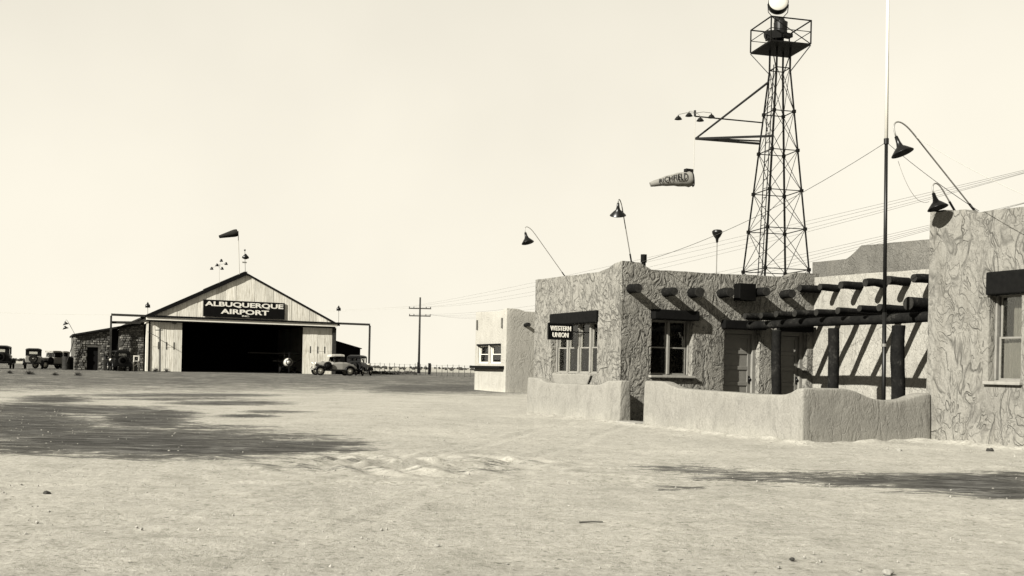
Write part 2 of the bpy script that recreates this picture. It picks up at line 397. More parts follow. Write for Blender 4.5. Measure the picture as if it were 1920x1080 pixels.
stain = np.maximum(stain, band*(Y > 30)*(Y < 160))
me = bpy.data.meshes.new('ground')
idx = np.arange(n1*n2).reshape(n1, n2)
F = np.stack([idx[:-1, :-1], idx[:-1, 1:], idx[1:, 1:], idx[1:, :-1]], -1).reshape(-1, 4)
me.vertices.add(n1*n2); me.vertices.foreach_set('co', np.stack([X, Y, Z], -1).astype('f4').ravel())
me.loops.add(F.size); me.loops.foreach_set('vertex_index', F.astype('i4').ravel())
me.polygons.add(len(F)); me.polygons.foreach_set('loop_start', np.arange(0, F.size, 4, dtype='i4')); me.polygons.foreach_set('loop_total', np.full(len(F), 4, 'i4'))
me.update(); me.validate()
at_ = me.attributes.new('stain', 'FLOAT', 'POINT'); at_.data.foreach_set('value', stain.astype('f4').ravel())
me.polygons.foreach_set('use_smooth', [True]*len(me.polygons))
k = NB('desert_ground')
g = k.n('ShaderNodeAttribute'); g.attribute_name = 'stain'
a1 = k.noise(.35, 6, .62); a2 = k.noise(5, 6, .7); a3 = k.noise(48, 7, .82); a4 = k.noise(.06, 4, .6)
c = k.ramp(a1, [(.25, warm(.162)), (.5, warm(.186)), (.75, warm(.212))])
c = k.mix(c, k.ramp(a2, [(.3, (.80, .80, .79)), (.5, (1, 1, 1)), (.68, (1.08, 1.08, 1.08))]), 1, 'MULTIPLY')
c = k.mix(c, k.ramp(a3, [(.36, (.45, .45, .43)), (.45, (.96, .96, .95)), (.60, (1.0, 1.0, 1.0)), (.68, (1.25, 1.25, 1.25))]), 1, 'MULTIPLY')
gr1 = k.noise(15, 3, .6); gr2 = k.n('ShaderNodeTexVoronoi', feature='F1'); gr2.inputs['Scale'].default_value = 11; k.l(k.tc.outputs['Object'], gr2.inputs['Vector'])
c = k.mix(c, k.ramp(gr1, [(.32, (.66, .66, .64)), (.42, (.97, .97, .96)), (.60, (1.03, 1.03, 1.03)), (.70, (1.3, 1.3, 1.3))]), 1, 'MULTIPLY')
dots = k.math('MULTIPLY', k.ramp(gr2.outputs['Distance'], [(.16, (1, 1, 1)), (.24, (0, 0, 0))]), k.ramp(gr2.outputs['Color'], [(.70, (0, 0, 0)), (.74, (1, 1, 1))]))
c = k.mix(c, warm(.05), k.math('MULTIPLY', dots, .7))
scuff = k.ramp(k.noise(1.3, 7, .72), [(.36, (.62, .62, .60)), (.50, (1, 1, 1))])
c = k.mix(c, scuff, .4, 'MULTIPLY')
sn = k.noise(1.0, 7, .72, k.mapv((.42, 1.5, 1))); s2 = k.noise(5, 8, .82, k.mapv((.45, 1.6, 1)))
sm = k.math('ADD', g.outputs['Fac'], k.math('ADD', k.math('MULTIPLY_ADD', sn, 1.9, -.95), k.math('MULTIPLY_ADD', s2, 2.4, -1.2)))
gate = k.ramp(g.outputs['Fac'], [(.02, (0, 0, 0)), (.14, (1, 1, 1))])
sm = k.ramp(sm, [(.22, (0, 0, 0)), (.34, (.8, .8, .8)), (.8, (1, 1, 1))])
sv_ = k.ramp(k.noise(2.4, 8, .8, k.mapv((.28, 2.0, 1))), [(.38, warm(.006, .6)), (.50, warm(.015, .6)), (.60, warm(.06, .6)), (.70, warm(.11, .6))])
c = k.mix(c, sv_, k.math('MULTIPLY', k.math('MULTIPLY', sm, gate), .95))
hh = k.math('ADD', k.math('ADD', k.math('MULTIPLY', a2, .7), k.math('MULTIPLY', gr1, .45)), k.math('MULTIPLY', a3, .45))
k.finish(c, .97, hh, 1.0, .024, spec=.04)
me.materials.append(MATS['desert_ground'])
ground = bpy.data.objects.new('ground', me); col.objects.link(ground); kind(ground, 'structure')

# ------------------------------------------------------------------ adobe helpers
def lump(P, amp=.022): return (noise.noise(P*.9)*.7+noise.noise(P*2.3+Vector((7, 3, 1)))*.4)*amp
def shell(name, foot, zbot, tops, openings, roof_z, parent, mat, t=.32, step=.24, bev=.06):
    """closed adobe block. foot: (a,b) corners; tops[i]: list of (s, z) along edge i; openings: (edge, s0, s1, z0, z1, depth)"""
    n = len(foot); P2 = [Vector(p) for p in foot]
    area = sum(P2[i].x*P2[(i+1) % n].y-P2[(i+1) % n].x*P2[i].y for i in range(n))
    sgn = 1 if area > 0 else -1
    zl = {zbot}
    for o in openings: zl |= {o[3], o[4]}
    zmin = min(z for tp in tops for _, z in tp)-.35
    zl.add(zmin); zl = sorted(zl); zs = []
    for z0, z1 in zip(zl, zl[1:]):
        m = max(1, round((z1-z0)/step)); zs += [z0+(z1-z0)*i/m for i in range(m)]
    zs.append(zl[-1]); zs = sorted(set(round(z, 4) for z in zs))
    colsP = []
    for i in range(n):
        p, q = P2[i], P2[(i+1) % n]; L = (q-p).length; d = (q-p)/L; nin = Vector((-d.y, d.x))*sgn
        br = {0, L}
        for o in openings:
            if o[0] == i: br |= {o[1], o[2]}
        for s, _ in tops[i]:
            if 0 < s < L: br.add(s)
        br = sorted(br); ss = []
        for s0, s1 in zip(br, br[1:]):
            m = max(1, round((s1-s0)/step)); ss += [s0+(s1-s0)*j/m for j in range(m)]
        for s in ss:
            zt = float(np.interp(s, [x[0] for x in tops[i]], [x[1] for x in tops[i]]))
            if s == 0:
                pd = (P2[i]-P2[i-1]).normalized(); pn = Vector((-pd.y, pd.x))*sgn; off = (nin+pn)/(1+nin.dot(pn))
            else: off = nin
            colsP.append((p+d*s, off, zt, i, s, nin))
    m = len(colsP); vs = []; rows = len(zs)+1
    zrow = lambda c, j: zs[j] if j < len(zs) else c[2]
    for j in range(rows):
        for c in colsP:
            w3 = W(c[0].x, c[0].y, zrow(c, j)); o3 = AX*c[1].x+BX*c[1].y
            amp = .022 if j < rows-1 else .03
            vs.append(w3-o3*lump(w3, amp)+ZX*(lump(w3*1.7, .02) if j == rows-1 else 0))
    fs = []
    def inside(c0, z0, z1):
        for o in openings:
            if o[0] == c0[3] and c0[4] >= o[1]-1e-4 and c0[4] < o[2]-1e-4 and z0 >= o[3]-1e-3 and z1 <= o[4]+1e-3: return True
        return False
    for j in range(rows-1):
        for i in range(m):
            if j < len(zs)-1 and inside(colsP[i], zs[j], zs[j+1]): continue
            a, b = j*m+i, j*m+(i+1) % m; fs.append((a, b, b+m, a+m))
    # reveals
    for o in openings:
        ci = [i for i, c in enumerate(colsP) if c[3] == o[0] and o[1]-1e-4 <= c[4] <= o[2]+1e-4]
        if o[2] >= (P2[(o[0]+1) % n]-P2[o[0]]).length-1e-4: continue
        rj = [j for j, z in enumerate(zs) if o[3]-1e-3 <= z <= o[4]+1e-3]
        loop = [rj[0]*m+i for i in ci]+[j*m+ci[-1] for j in rj[1:]]+[rj[-1]*m+i for i in ci[::-1][1:]]+[j*m+ci[0] for j in rj[::-1][1:-1]]
        nin = colsP[ci[0]][5]; o3 = (AX*nin.x+BX*nin.y)*o[5]; b0 = len(vs)
        vs += [vs[x]+o3 for x in loop]; q = len(loop)
        fs += [(loop[x], loop[(x+1) % q], b0+(x+1) % q, b0+x) for x in range(q)]
    top = (rows-1)*m; b0 = len(vs)
    for i, c in enumerate(colsP): vs.append(vs[top+i]+(AX*c[1].x+BX*c[1].y)*t+ZX*lump(vs[top+i]*3, .02))
    b1 = len(vs)
    for i in range(m): p = vs[b0+i].copy(); p.z = roof_z; vs.append(p)
    for i in range(m):
        j = (i+1) % m; fs += [(top+i, top+j, b0+j, b0+i), (b0+i, b0+j, b1+j, b1+i)]
    fs.append(tuple(range(b1, b1+m)))
    mb = MB(); mb.add(vs, fs)
    o = mb.build(name, mat, parent, bevel=bev, seg=3, smooth=True)
    o.data.polygons.foreach_set('use_smooth', [True]*len(o.data.polygons))
    return o
def strip_wall(path, thick, topf, mat, parent=None, name='wall', step=.16, zb=-.15, origin=None):
    """low plaster wall along a polyline of (a,b); thickness grows to the right of travel"""
    P = [Vector(p) for p in path]; pts = []; s = 0
    for i in range(len(P)-1):
        d = P[i+1]-P[i]; L = d.length; d.normalize(); nl = Vector((d.y, -d.x))
        m = max(1, round(L/step))
        for j in range(m + (1 if i == len(P)-2 else 0)):
            off = nl
            if j == 0 and i > 0:
                pd = (P[i]-P[i-1]).normalized(); pn = Vector((pd.y, -pd.x)); off = (nl+pn)/(1+nl.dot(pn))
            pts.append((P[i]+d*(L*j/m), off, s+L*j/m))
        s += L
    rows = 6; vs = []; R = 2*(rows+1)
    for p, off, ss in pts:
        zt = topf(ss); o3 = AX*off.x+BX*off.y
        for side in (0, 1):
            r = range(rows+1) if side == 0 else range(rows, -1, -1)
            for j in r:
                z = zb+(zt-zb)*j/rows; w3 = W(p.x, p.y, z)+o3*thick*side
                batter = .035*(1-j/rows)*(-1 if side == 0 else 1)
                w3 = w3+o3*(batter+lump(w3, .018)); 
                if j == rows: w3.z += lump(w3*2, .012)
                vs.append(w3)
    fs = []
    for i in range(len(pts)-1):
        for j in range(R): a = i*R+j; b = i*R+(j+1) % R; fs.append((a, b, b+R, a+R))
    for e in (0, (len(pts)-1)*R):
        for j in range(rows): fs.append((e+j, e+j+1, e+R-2-j, e+R-1-j))
    mb = MB(); mb.add(vs, fs)
    return mb.build(name, mat, parent, bevel=.045, seg=3, smooth=True, origin=origin)

def log(p0, p1, r0, r1, name, parent, n=14, origin=None):
    p0, p1 = Vector(p0), Vector(p1); m = 11; pts = []; rs = []
    sd = random.random()*50
    for i in range(m):
        t = i/(m-1); p = p0.lerp(p1, t)
        pts.append(p+Vector((noise.noise((sd, t*2, 0)), noise.noise((sd, t*2, 5)), noise.noise((sd, t*2, 9))))*.035); rs.append((r0+(r1-r0)*t)*(1+.13*noise.noise((sd, t*5, 3))))
    mb = MB(); mb.tube(pts, rs, n, cap=False); o = mb.build(name, 'log_wood', parent, smooth=True, origin=origin)
    d = (p1-p0).normalized()
    for p, r, sg in ((pts[0], rs[0], -1), (pts[-1], rs[-1], 1)):
        MB().lathe(p, d*sg, [(-.01, r*1.0), (.006, r*.95), (.008, .001)], n).build('cut_end', 'log_end', o)
    return o

# ------------------------------------------------------------------ main adobe building
term = thing('adobe_terminal', 'long swirl-plastered adobe building with projecting log ends behind the low courtyard wall', 'building', W(7.2, .5, 0))
aC, bC, bL = 7.2, .5, 6.6
WIN_D = .24
# left wing: edges: 0 front (faces -B) from far to corner C; 1 courtyard face (faces -A); 2 along b=bL.. ; 3 back
foot = [(12.05, .5), (7.2, .5), (7.2, 6.75), (12.05, 6.75)]
tops = [[(0, 3.86), (3.7, 3.80), (4.2, 3.86), (4.5, 3.95), (4.85, 3.98)],
        [(0, 3.98), (.5, 3.97), (.85, 3.82), (2.6, 3.83), (4.7, 3.88), (5.2, 3.91), (5.45, 4.02), (6.25, 4.03)],
        [(0, 4.03), (.7, 4.0), (1.2, 3.9), (4.85, 3.86)], [(0, 3.86), (6.25, 3.86)]]
wA = (1.10, 3.69)            # along edge 0 (s = 12.05 - a): a 10.95 .. 8.36
wB = (.89, 2.14)             # along edge 1 (s = b - .5)
d1 = (3.13, 4.28); d2 = (4.95, 5.88)
ops = [(0, wA[0], wA[1], 1.17, 2.55, WIN_D), (1, wB[0], wB[1], 1.17, 2.58, WIN_D+.02),
       (1, d1[0], d1[1], .10, 2.42, .26), (1, d2[0], d2[1], .10, 2.42, .26)]
shell('wall', foot, -.3, tops, ops, 3.45, term, 'stucco')
# back wall of the courtyard
foot = [(7.35, 6.6), (-8, 6.6), (-8, 12.5), (7.35, 12.5)]
shell('wall', foot, -.3, [[(0, 3.93), (1.5, 3.90), (4, 3.84), (15.35, 3.8)], [(0, 3.8), (5.9, 3.8)], [(0, 3.8), (15.35, 3.8)], [(0, 3.8), (5.9, 3.93)]],
      [(0, 5.55, 6.45, .10, 2.40, .24)], 3.5, term, 'stucco_white')
# raised parapet behind it, duller plaster
foot = [(7.72, 6.97), (-8, 6.97), (-8, 12.2), (7.72, 12.2)]
shell('wall', foot, 3.35, [[(0, 4.40), (1.30, 4.38), (1.45, 4.44), (1.85, 4.68), (4.4, 4.6), (15.72, 4.5)], [(0, 4.5), (5.23, 4.5)], [(0, 4.5), (13.6, 4.5), (15.72, 4.36)], [(0, 4.36), (5.23, 4.36)]],
      [], 4.1, term, 'stucco_dull')
# right wing
foot = [(.13, 3.2), (-9, 3.2), (-9, 12.6), (.13, 12.6)]
wR = (1.40, 2.08)
shell('wall', foot, -.3, [[(0, 4.50), (.15, 4.47), (.80, 4.43), (.92, 4.35), (1.4, 4.33), (2.2, 4.30), (9.13, 4.25)], [(0, 4.25), (9.4, 4.25)], [(0, 4.3), (9.13, 4.5)], [(0, 4.5), (9.4, 4.5)]],
      [(0, wR[0], wR[1], 1.21, 2.80, WIN_D)], 3.9, term, 'stucco_coarse')

def window(parent, c0, right, width, z0, z1, inn, units, frame='white_frame', curtain_low=True, curtain_top=False):
    """double-hung sashes; c0 lower-left corner on the window plane, right = along direction, inn = inward normal"""
    win = MB(); fw = .055
    c0 = Vector(c0); right = Vector(right); inn = Vector(inn); ax = (right, inn, ZX); H = z1-z0
    P = lambda x, y, z: c0+right*x+inn*y+ZX*(z-c0.z)
    win.box(P(width/2, .04, z0+fw/2), (width, .10, fw), ax); win.box(P(width/2, .04, z1-fw/2), (width, .10, fw), ax)
    for x in (fw/2, width-fw/2): win.box(P(x, .04, (z0+z1)/2), (fw, .10, H-2*fw-.004), ax)
    uw = (width-2*fw)/units
    for u in range(1, units): win.box(P(fw+uw*u, .035, (z0+z1)/2), (fw*1.3, .11, H-2*fw-.004), ax)
    wo_ = win.build('window', frame, parent, bevel=.006, seg=1)
    zm = z0+H*.50
    for u in range(units):
        x0 = fw+uw*u+fw*.68; x1 = fw+uw*(u+1)-fw*.68
        for lo, hi, y in ((z0+fw, zm+.02, .035), (zm-.02, z1-fw, .065)):
            s = MB(); sw = .035
            s.box(P((x0+x1)/2, y, lo+sw/2), (x1-x0, .025, sw), ax); s.box(P((x0+x1)/2, y, hi-sw/2), (x1-x0, .025, sw), ax)
            for x in (x0+sw/2, x1-sw/2): s.box(P(x, y, (lo+hi)/2), (sw, .025, hi-lo-2*sw), ax)
            so = s.build('sash', frame, wo_)
            g_ = MB(); g_.box(P((x0+x1)/2, y, (lo+hi)/2), (x1-x0-2*sw+.01, .004, hi-lo-2*sw+.01), ax); g_.build('pane', 'glass', wo_)
        spans = []
        if curtain_low: spans.append((z0+fw, zm, x0, x1))
        if curtain_top: spans.append((z0+fw, z1-fw, x0+(x1-x0)*.36, x0+(x1-x0)*.74))
        for zc0, zc1, cx0, cx1 in spans:
            cm = MB(); N = 26; vs = []
            for i in range(N+1):
                x = cx0+(cx1-cx0)*i/N; y = .15+.018*math.sin(i*1.9)+.012*math.sin(i*.7+u)
                vs += [P(x, y, zc0), P(x, y, zc1)]
            cm.add(vs, [(2*i, 2*i+2, 2*i+3, 2*i+1) for i in range(N)]); cm.build('curtain', 'curtain', wo_, smooth=True)
    return wo_
window(term, W(12.05-wA[0]+.02, .5+.17, 1.17), -AX, wA[1]-wA[0]+.04, 1.14, 2.58, BX, 4)
window(term, W(7.2+.18, .5+wB[0]-.02, 1.17), BX, wB[1]-wB[0]+.04, 1.14, 2.61, AX, 2, 'grey_frame', False)
window(term, W(.13-wR[0]+.02, 3.2+.17, 1.21), -AX, wR[1]-wR[0]+.04, 1.18, 2.83, BX, 1, 'grey_frame', True, True)
def lintel(c, size, ax=(BX, AX, ZX)):
    MB().box(c, size, ax).build('lintel', 'dark_timber', term, bevel=.025)
lintel(W(12.05-(wA[0]+wA[1])/2, .5-.05+.13, 2.66), (.30, wA[1]-wA[0]+.04, .31))
lintel(W(7.2-.10+.08, .5+(wB[0]+wB[1])/2+.02, 2.70), (wB[1]-wB[0]+.10, .36, .25))
lintel(W(7.2-.08+.08, .5+(d1[0]+d1[1])/2, 2.53), (d1[1]-d1[0]+.2, .32, .23))
lintel(W(7.2-.08+.08, .5+(d2[0]+d2[1])/2, 2.53), (d2[1]-d2[0]+.2, .32, .23))
lintel(W(.13-1.90, 3.2+.08, 2.99), (.34, 1.04, .42))  # timber made deeper to take in the shadow under it
# plaster apron and sill below the front window
MB().prism([W(10.75, .47, 1.15), W(8.55, .47, 1.15), W(8.85, .47, .72), W(10.45, .47, .72)], BX*.1-BX*.15).build('sill', 'stucco_smooth', term, bevel=.03)
MB().box(W(7.2-.02, .5+(wB[0]+wB[1])/2, 1.14), (wB[1]-wB[0]+.1, .16, .06)).build('sill', 'concrete', term, bevel=.012)
MB().box(W(.13-(wR[0]+wR[1])/2, 3.2-.01, 1.18), (.16, wR[1]-wR[0]+.1, .06)).build('sill', 'concrete', term, bevel=.012)
def door(parent, c, right, inn, w_, h, knob=1):
    c = Vector(c); ax = (right, inn, ZX); P = lambda x, y, z: c+right*x+inn*y+ZX*z
    f = MB()
    for sx in (-1, 1): f.box(P(sx*(w_/2-.06), 0, h/2), (.12, .12, h), ax)
    f.box(P(0, 0, h-.06), (w_-.244, .12, .12), ax)
    fo = f.build('door', 'grey_frame', parent, bevel=.008, seg=1)
    dw = w_-.25; MB().box(P(0, .045, (h-.12)/2), (dw, .03, h-.13), ax).build('door_leaf', 'door_paint', fo)
    st = MB(); r = .10
    for sx in (-1, 1): st.box(P(sx*(dw/2-r/2), .022, (h-.12)/2), (r, .03, h-.135), ax)
    N = 5
    for i in range(N+1): st.box(P(0, .022, r/2+(h-.235)*i/N), (dw-2*r-.004, .03, r), ax)
    st.build('door_rail', 'door_paint', fo, bevel=.006, seg=1)
    kn = MB(); kn.box(P(knob*(dw/2-.05), .0, 1.0), (.045, .02, .2), ax); kn.ball(P(knob*(dw/2-.05), -.04, 1.02), .034, 10, 6); kn.build('door_knob', 'black_metal', fo)
door(term, W(7.2+.22, .5+(d1[0]+d1[1])/2, .10), BX, AX, d1[1]-d1[0]+.02, 2.33)
door(term, W(7.2+.22, .5+(d2[0]+d2[1])/2, .10), BX, AX, d2[1]-d2[0]+.02, 2.33)
door(term, W(7.35-6.0, 6.6+.20, .10), -AX, BX, .92, 2.31)
# log ends
for b, z in [(.72, 3.29), (1.76, 3.27), (2.56, 3.29), (3.47, 3.30), (4.57, 3.37), (5.50, 3.38)]:
    log(W(7.2-.40-random.random()*.12, b+random.uniform(-.03, .03), z+random.uniform(-.03, .03)), W(7.6, b+.03, z+.02), .105+random.random()*.03, .125, 'viga', term)
for a in (7.03, 6.29, 5.48, 4.65, 3.89, 3.13, 2.35):
    log(W(a+.02, 6.6-.60-random.random()*.06, 3.57), W(a, 7.0, 3.585), .088+random.random()*.026, .105, 'viga', term)
MB().box(W(7.2-.13, 4.16, 3.385), (.52, .26, .44)).build('speaker_box', 'sign_black', term, bevel=.01)
MB().cyl(W(9.55, 2.6, 3.3), W(9.55, 2.6, 4.35), .06).cyl(W(9.55, 2.6, 4.28), W(9.55, 2.6, 4.50), .085).build('vent_pipe', 'dark_timber', term)
# blade sign hung out from the front window
sg = thing('hanging_sign', 'small black hanging sign lettered WESTERN UNION in white beside the wide front window', 'sign', W(9.55, .3, 2.2))
s0 = ona(1029, 606, 9.55); s1 = ona(1073, 637, 9.55)
b0_, b1_ = abz(s0)[1], abz(s1)[1]; z0_, z1_ = s1.z, s0.z
MB().box(W(9.57, (b0_+b1_)/2, (z0_+z1_)/2), (b1_-b0_, .03, z1_-z0_)).build('board', 'sign_black', sg, bevel=.006)
fm = MB()
for z in (z0_, z1_): fm.box(W(9.57, (b0_+b1_)/2, z), (b1_-b0_+.03, .05, .03))
for b in (b0_, b1_): fm.box(W(9.57, b, (z0_+z1_)/2), (.03, .05, z1_-z0_-.03))
fm.build('frame', 'black_metal', sg)
MB().bar(W(9.57, b1_+.01, (z0_+z1_)/2), W(9.57, .72, (z0_+z1_)/2), .03).build('bracket', 'black_metal', sg)
for txt, zc, wd, hh_ in (('WESTERN', (z0_*.3+z1_*.7), .86, .30), ('UNION', (z0_*.72+z1_*.28), .66, .30)):
    bw_ = (b1_-b0_); v_, f_ = text_mesh(txt, bw_*wd, (z1_-z0_)*hh_, .02)
    m_ = MB(); m_.add([W(9.553-y, b0_+bw_*(1-wd)/2+x, zc-(z1_-z0_)*hh_/2+z) for x, y, z in v_], f_); m_.build('lettering', 'white_paint', sg, fix=False)

# ------------------------------------------------------------------ low courtyard walls
def prof(pts): return lambda s: float(np.interp(s, [p[0] for p in pts], [p[1] for p in pts]))
o1 = strip_wall([(11.42, 0), (6.33, 0)], -.29 if False else .29, prof([(0, 1.03), (.75, 1.02), (1.0, .93), (1.2, .905), (3.9, .90), (4.15, .93), (4.45, 1.02), (5.09, 1.03)]), 'stucco_smooth', name='planter_wall', origin=W(8.9, .15, 0))
tag(o1, 'low plastered planter wall below the wide window, ending at the gate gap', 'wall')
o2 = strip_wall([(5.30, 0), (0, 0), (0, 3.19)], .29, prof([(0, 1.05), (.75, 1.05), (1.0, .98), (1.35, .91), (4.0, .87), (4.75, .88), (4.95, .92), (5.1, 1.0), (5.44, 1.02),
     (6.3, 1.02), (6.6, .96), (6.95, .84), (7.4, .80), (7.8, .82), (8.05, .90), (8.25, .95), (8.63, .96)]), 'stucco_smooth', name='courtyard_wall', origin=W(2, .5, 0))
tag(o2, 'low plastered courtyard wall with scooped tops and a sharp corner, joining the tall wing', 'wall')
st = MB().box(W(5.9, .12, .03), (.5, .86, .10)).build('gate_step', 'concrete', None, bevel=.02, origin=W(5.9, .12, 0)); tag(st, 'pale concrete sill slab between the two low walls at the gate', 'step')
hr = MB(); hr.tube([W(6.6, .9, 0), W(6.6, .9, .62), W(6.57, 1.0, .72), W(6.5, 1.25, .72), W(6.4, 1.6, .45), W(6.4, 1.65, 0)], .025)
tag(hr.build('pipe_rail', 'black_metal', None, smooth=True, origin=W(6.5, 1.2, 0)), 'bent black pipe rail just inside the gate opening', 'railing')
MB  # courtyard floor
cf = MB().box(W(3.6, 3.4, .02), (6.3, 7.1, .06)).build('patio', 'concrete', None, origin=W(3.6, 3.4, 0)); kind(cf, 'structure')

# ------------------------------------------------------------------ pergola
pg = thing('log_pergola', 'dark log pergola with round posts standing in the adobe courtyard', 'pergola', W(4, 4.3, 0))
for a, r in ((5.92, .118), (3.90, .128), (1.92, .142)):
    log(W(a, 4.3, 0), W(a+.02, 4.3, 2.36), r*1.04, r, 'post', pg, 16)
log(W(7.25, 4.3, 2.50), W(3.85, 4.3, 2.515), .10, .108, 'beam', pg, 16)
log(W(4.05, 4.28, 2.52), W(.2, 4.32, 2.53), .106, .11, 'beam', pg, 16)
for i, a in enumerate((6.84, 6.15, 5.52, 4.86, 4.14, 3.44, 2.74, 2.12)):
    log(W(a, 3.98-random.random()*.08, 2.73+.015*random.random()), W(a+.04*random.uniform(-1, 1), 6.75, 2.74), .075+random.random()*.012, .09, 'rafter', pg, 12)
log(W(1.36, 3.95, 2.80), W(1.36, 6.8, 2.80), .145, .15, 'rafter', pg, 16)
log(W(.62, 4.0, 2.76), W(.62, 6.8, 2.76), .09, .09, 'rafter', pg, 12)

# ------------------------------------------------------------------ flagpole
fp = gp(1660.5, 800, .05); fp = W(1.05, 1.35, 0); 
fx = ona(1660.5, 600, 1.0); fp = W(1.0, abz(fx)[1], 0)
FL_ = ZX-BX*.0135
fl = thing('flagpole', 'tall flagpole, black below and white above, rising behind the scooped low wall', 'flagpole', fp)
zj = ona(1664, 262, abz(fp)[0]).z
MB().cyl(fp+FL_*-.2, fp+FL_*2.55, .042, n=14).build('sleeve', 'black_metal', fl, smooth=True)
MB().cyl(fp+FL_*2.55, fp+FL_*zj, .038, .034, n=14).build('lower_pole', 'black_metal', fl, smooth=True)
MB().cyl(fp+FL_*zj, fp+FL_*10.5, .034, .024, n=14).build('upper_pole', 'white_paint', fl, smooth=True)
MB().cyl(fp+FL_*(zj-.09), fp+FL_*(zj+.02), .05, n=14).build('collar', 'black_metal', fl)
MB().cyl(fp+FL_*1.86, fp+FL_*1.92, .05, n=14).build('cleat', 'grey_pipe', fl)
MB().ball(fp+FL_*10.55, .07).build('finial', 'white_paint', fl, smooth=True)

# ------------------------------------------------------------------ gooseneck lamps on the roofs
def shade_mb(c, ax, R=.20, neck=.19):
    """angle reflector: narrow neck then flaring skirt; c = top of neck"""
    mb = MB()
    mb.lathe(c, ax, [(0, .001), (0, .030), (neck*.6, .040), (neck, .060), (neck+.04, R*.55), (neck+.13, R), (neck+.14, R*1.02), (neck+.12, R*.93), (neck+.04, R*.5), (neck+.02, .03)], 24)
    return mb
def goose(base, tip, shade_c, shade_ax, label, R, neck, mat='grey_pipe', r=.017, group='gooseneck floodlights on the adobe roofs'):
    t = thing('gooseneck_lamp', label, 'lamp', base, group)
    base, tip, sc_ = Vector(base), Vector(tip), Vector(shade_c)
    pts = [base+(tip-base)*x for x in np.linspace(0, 1, 8)]
    d0 = (tip-base).normalized(); L = (sc_-tip).length
    for x in np.linspace(.08, 1, 14):
        h0 = tip+d0*L*1.1; h1 = sc_-Vector(shade_ax)*L*.75
        pts.append(tip*(1-x)**3+h0*3*x*(1-x)**2+h1*3*x*x*(1-x)+sc_*x**3)
    MB().tube(pts, r, 8).build('arm', mat, t, smooth=True)
    shade_mb(sc_, shade_ax, R, neck).build('shade', 'enamel_dark', t, smooth=True)
    MB().ball(sc_+Vector(shade_ax)*(neck+.035), .035, 10, 8).build('bulb', 'grey_pipe', t, smooth=True)
    MB().cyl(base-d0*.25, base+d0*.22, r*1.6).build('socket', 'black_metal', t)
    return t
def pxm(P): return (Vector(P)-EYEP).y/FPX
# lamp over the far end of the front window
b1p = onb(1062, 522, .75); aa = abz(b1p)[0]
goose(b1p, ona(1004, 440, aa), ona(985, 436, aa), (BX*.28-Vector((0, .3, 0))-ZX).normalized(), 'gooseneck floodlight leaning out over the wide front window', .17, .16, r=.010)
# lamp on the gate corner, pointing towards the courtyard gate
b2p = W(7.6, .95, 3.75); b2p = onb(1184, 492, .95); a2 = abz(b2p)[0]; Y2 = b2p.y
goose(b2p, at(1167, 392, Y2-.30), at(1159, 381, Y2-.45), (Vector((.05, .45, -1))).normalized(), 'gooseneck floodlight on the parapet corner directly above the gate gap', .20, .17, r=.013)
# two on the tall right wing
b3p = onb(1829, 397, 3.6); a3 = abz(b3p)[0]
goose(b3p, ona(1712, 250, a3), ona(1680, 256, a3), (BX*.36-Vector((0, .34, 0))-ZX).normalized(), 'large gooseneck floodlight on the longest arm, leaning from the tall right wing', .20, .20, r=.014)
b4p = ona(1790, 395, -.25); Y4 = b4p.y
goose(b4p, ona(1768, 357, -.25), ona(1750, 362, -.25), (BX*.26-Vector((0, .3, 0))-ZX).normalized(), 'short-armed gooseneck floodlight at the rounded end of the tall right wing', .19, .17, r=.014)
# upright floodlight far back on the roof
p5 = at(1343, 520, 32); t5 = thing('roof_floodlight', 'small dark floodlight on a thin upright rod behind the flat roof', 'lamp', p5)
p5t = at(1344.5, 452, 32)
MB().cyl(p5-ZX*.5, p5t, .016).build('rod', 'grey_pipe', t5)
MB().lathe(p5t-ZX*.05, ZX, [(0, .03), (.12, .05), (.2, .11), (.3, .16), (.36, .165), (.40, .12), (.42, .001)], 18).build('head', 'enamel_dark', t5, smooth=True)

# ------------------------------------------------------------------ beacon tower
TY = 44.0; tc = Vector((11.35, 44.0, 0)); zs_ = lambda v: at(1455, v, TY).z
tw = thing('beacon_tower', 'tall dark steel lattice beacon tower with ladder and railed platform behind the adobe', 'tower', tc)
th0 = math.radians(148.5)
def tR(z): return 2.10-.1139*z if z < 14.5 else .449
def leg(kk, z):
    a = th0+kk*math.pi/2; return tc+Vector((math.cos(a), math.sin(a), 0))*tR(z)+ZX*z
for kk in range(4):
    MB().bar(leg(kk, 0), leg(kk, 14.5), .066 if kk in (1, 3) else .052).bar(leg(kk, 14.5), leg(kk, 15.4), .06).build('leg', 'steel_dark', tw)
levels = [.6, 2.35, 4.05, 5.75, 7.5, 9.15, 10.9, 12.6, 14.5]
for z in levels:
    for kk in range(4):
        MB().bar(leg(kk, z), leg(kk+1, z), .034).build('girt', 'steel_dark', tw)
for z0, z1 in zip(levels, levels[1:]):
    for kk in range(4):
        MB().bar(leg(kk, z0), leg(kk+1, z1), .019).bar(leg(kk+1, z0), leg(kk, z1), .019).build('cross_brace', 'steel_dark', tw)
        MB().box(leg(kk, z0), (.12, .12, .14)).build('gusset', 'steel_dark', tw)
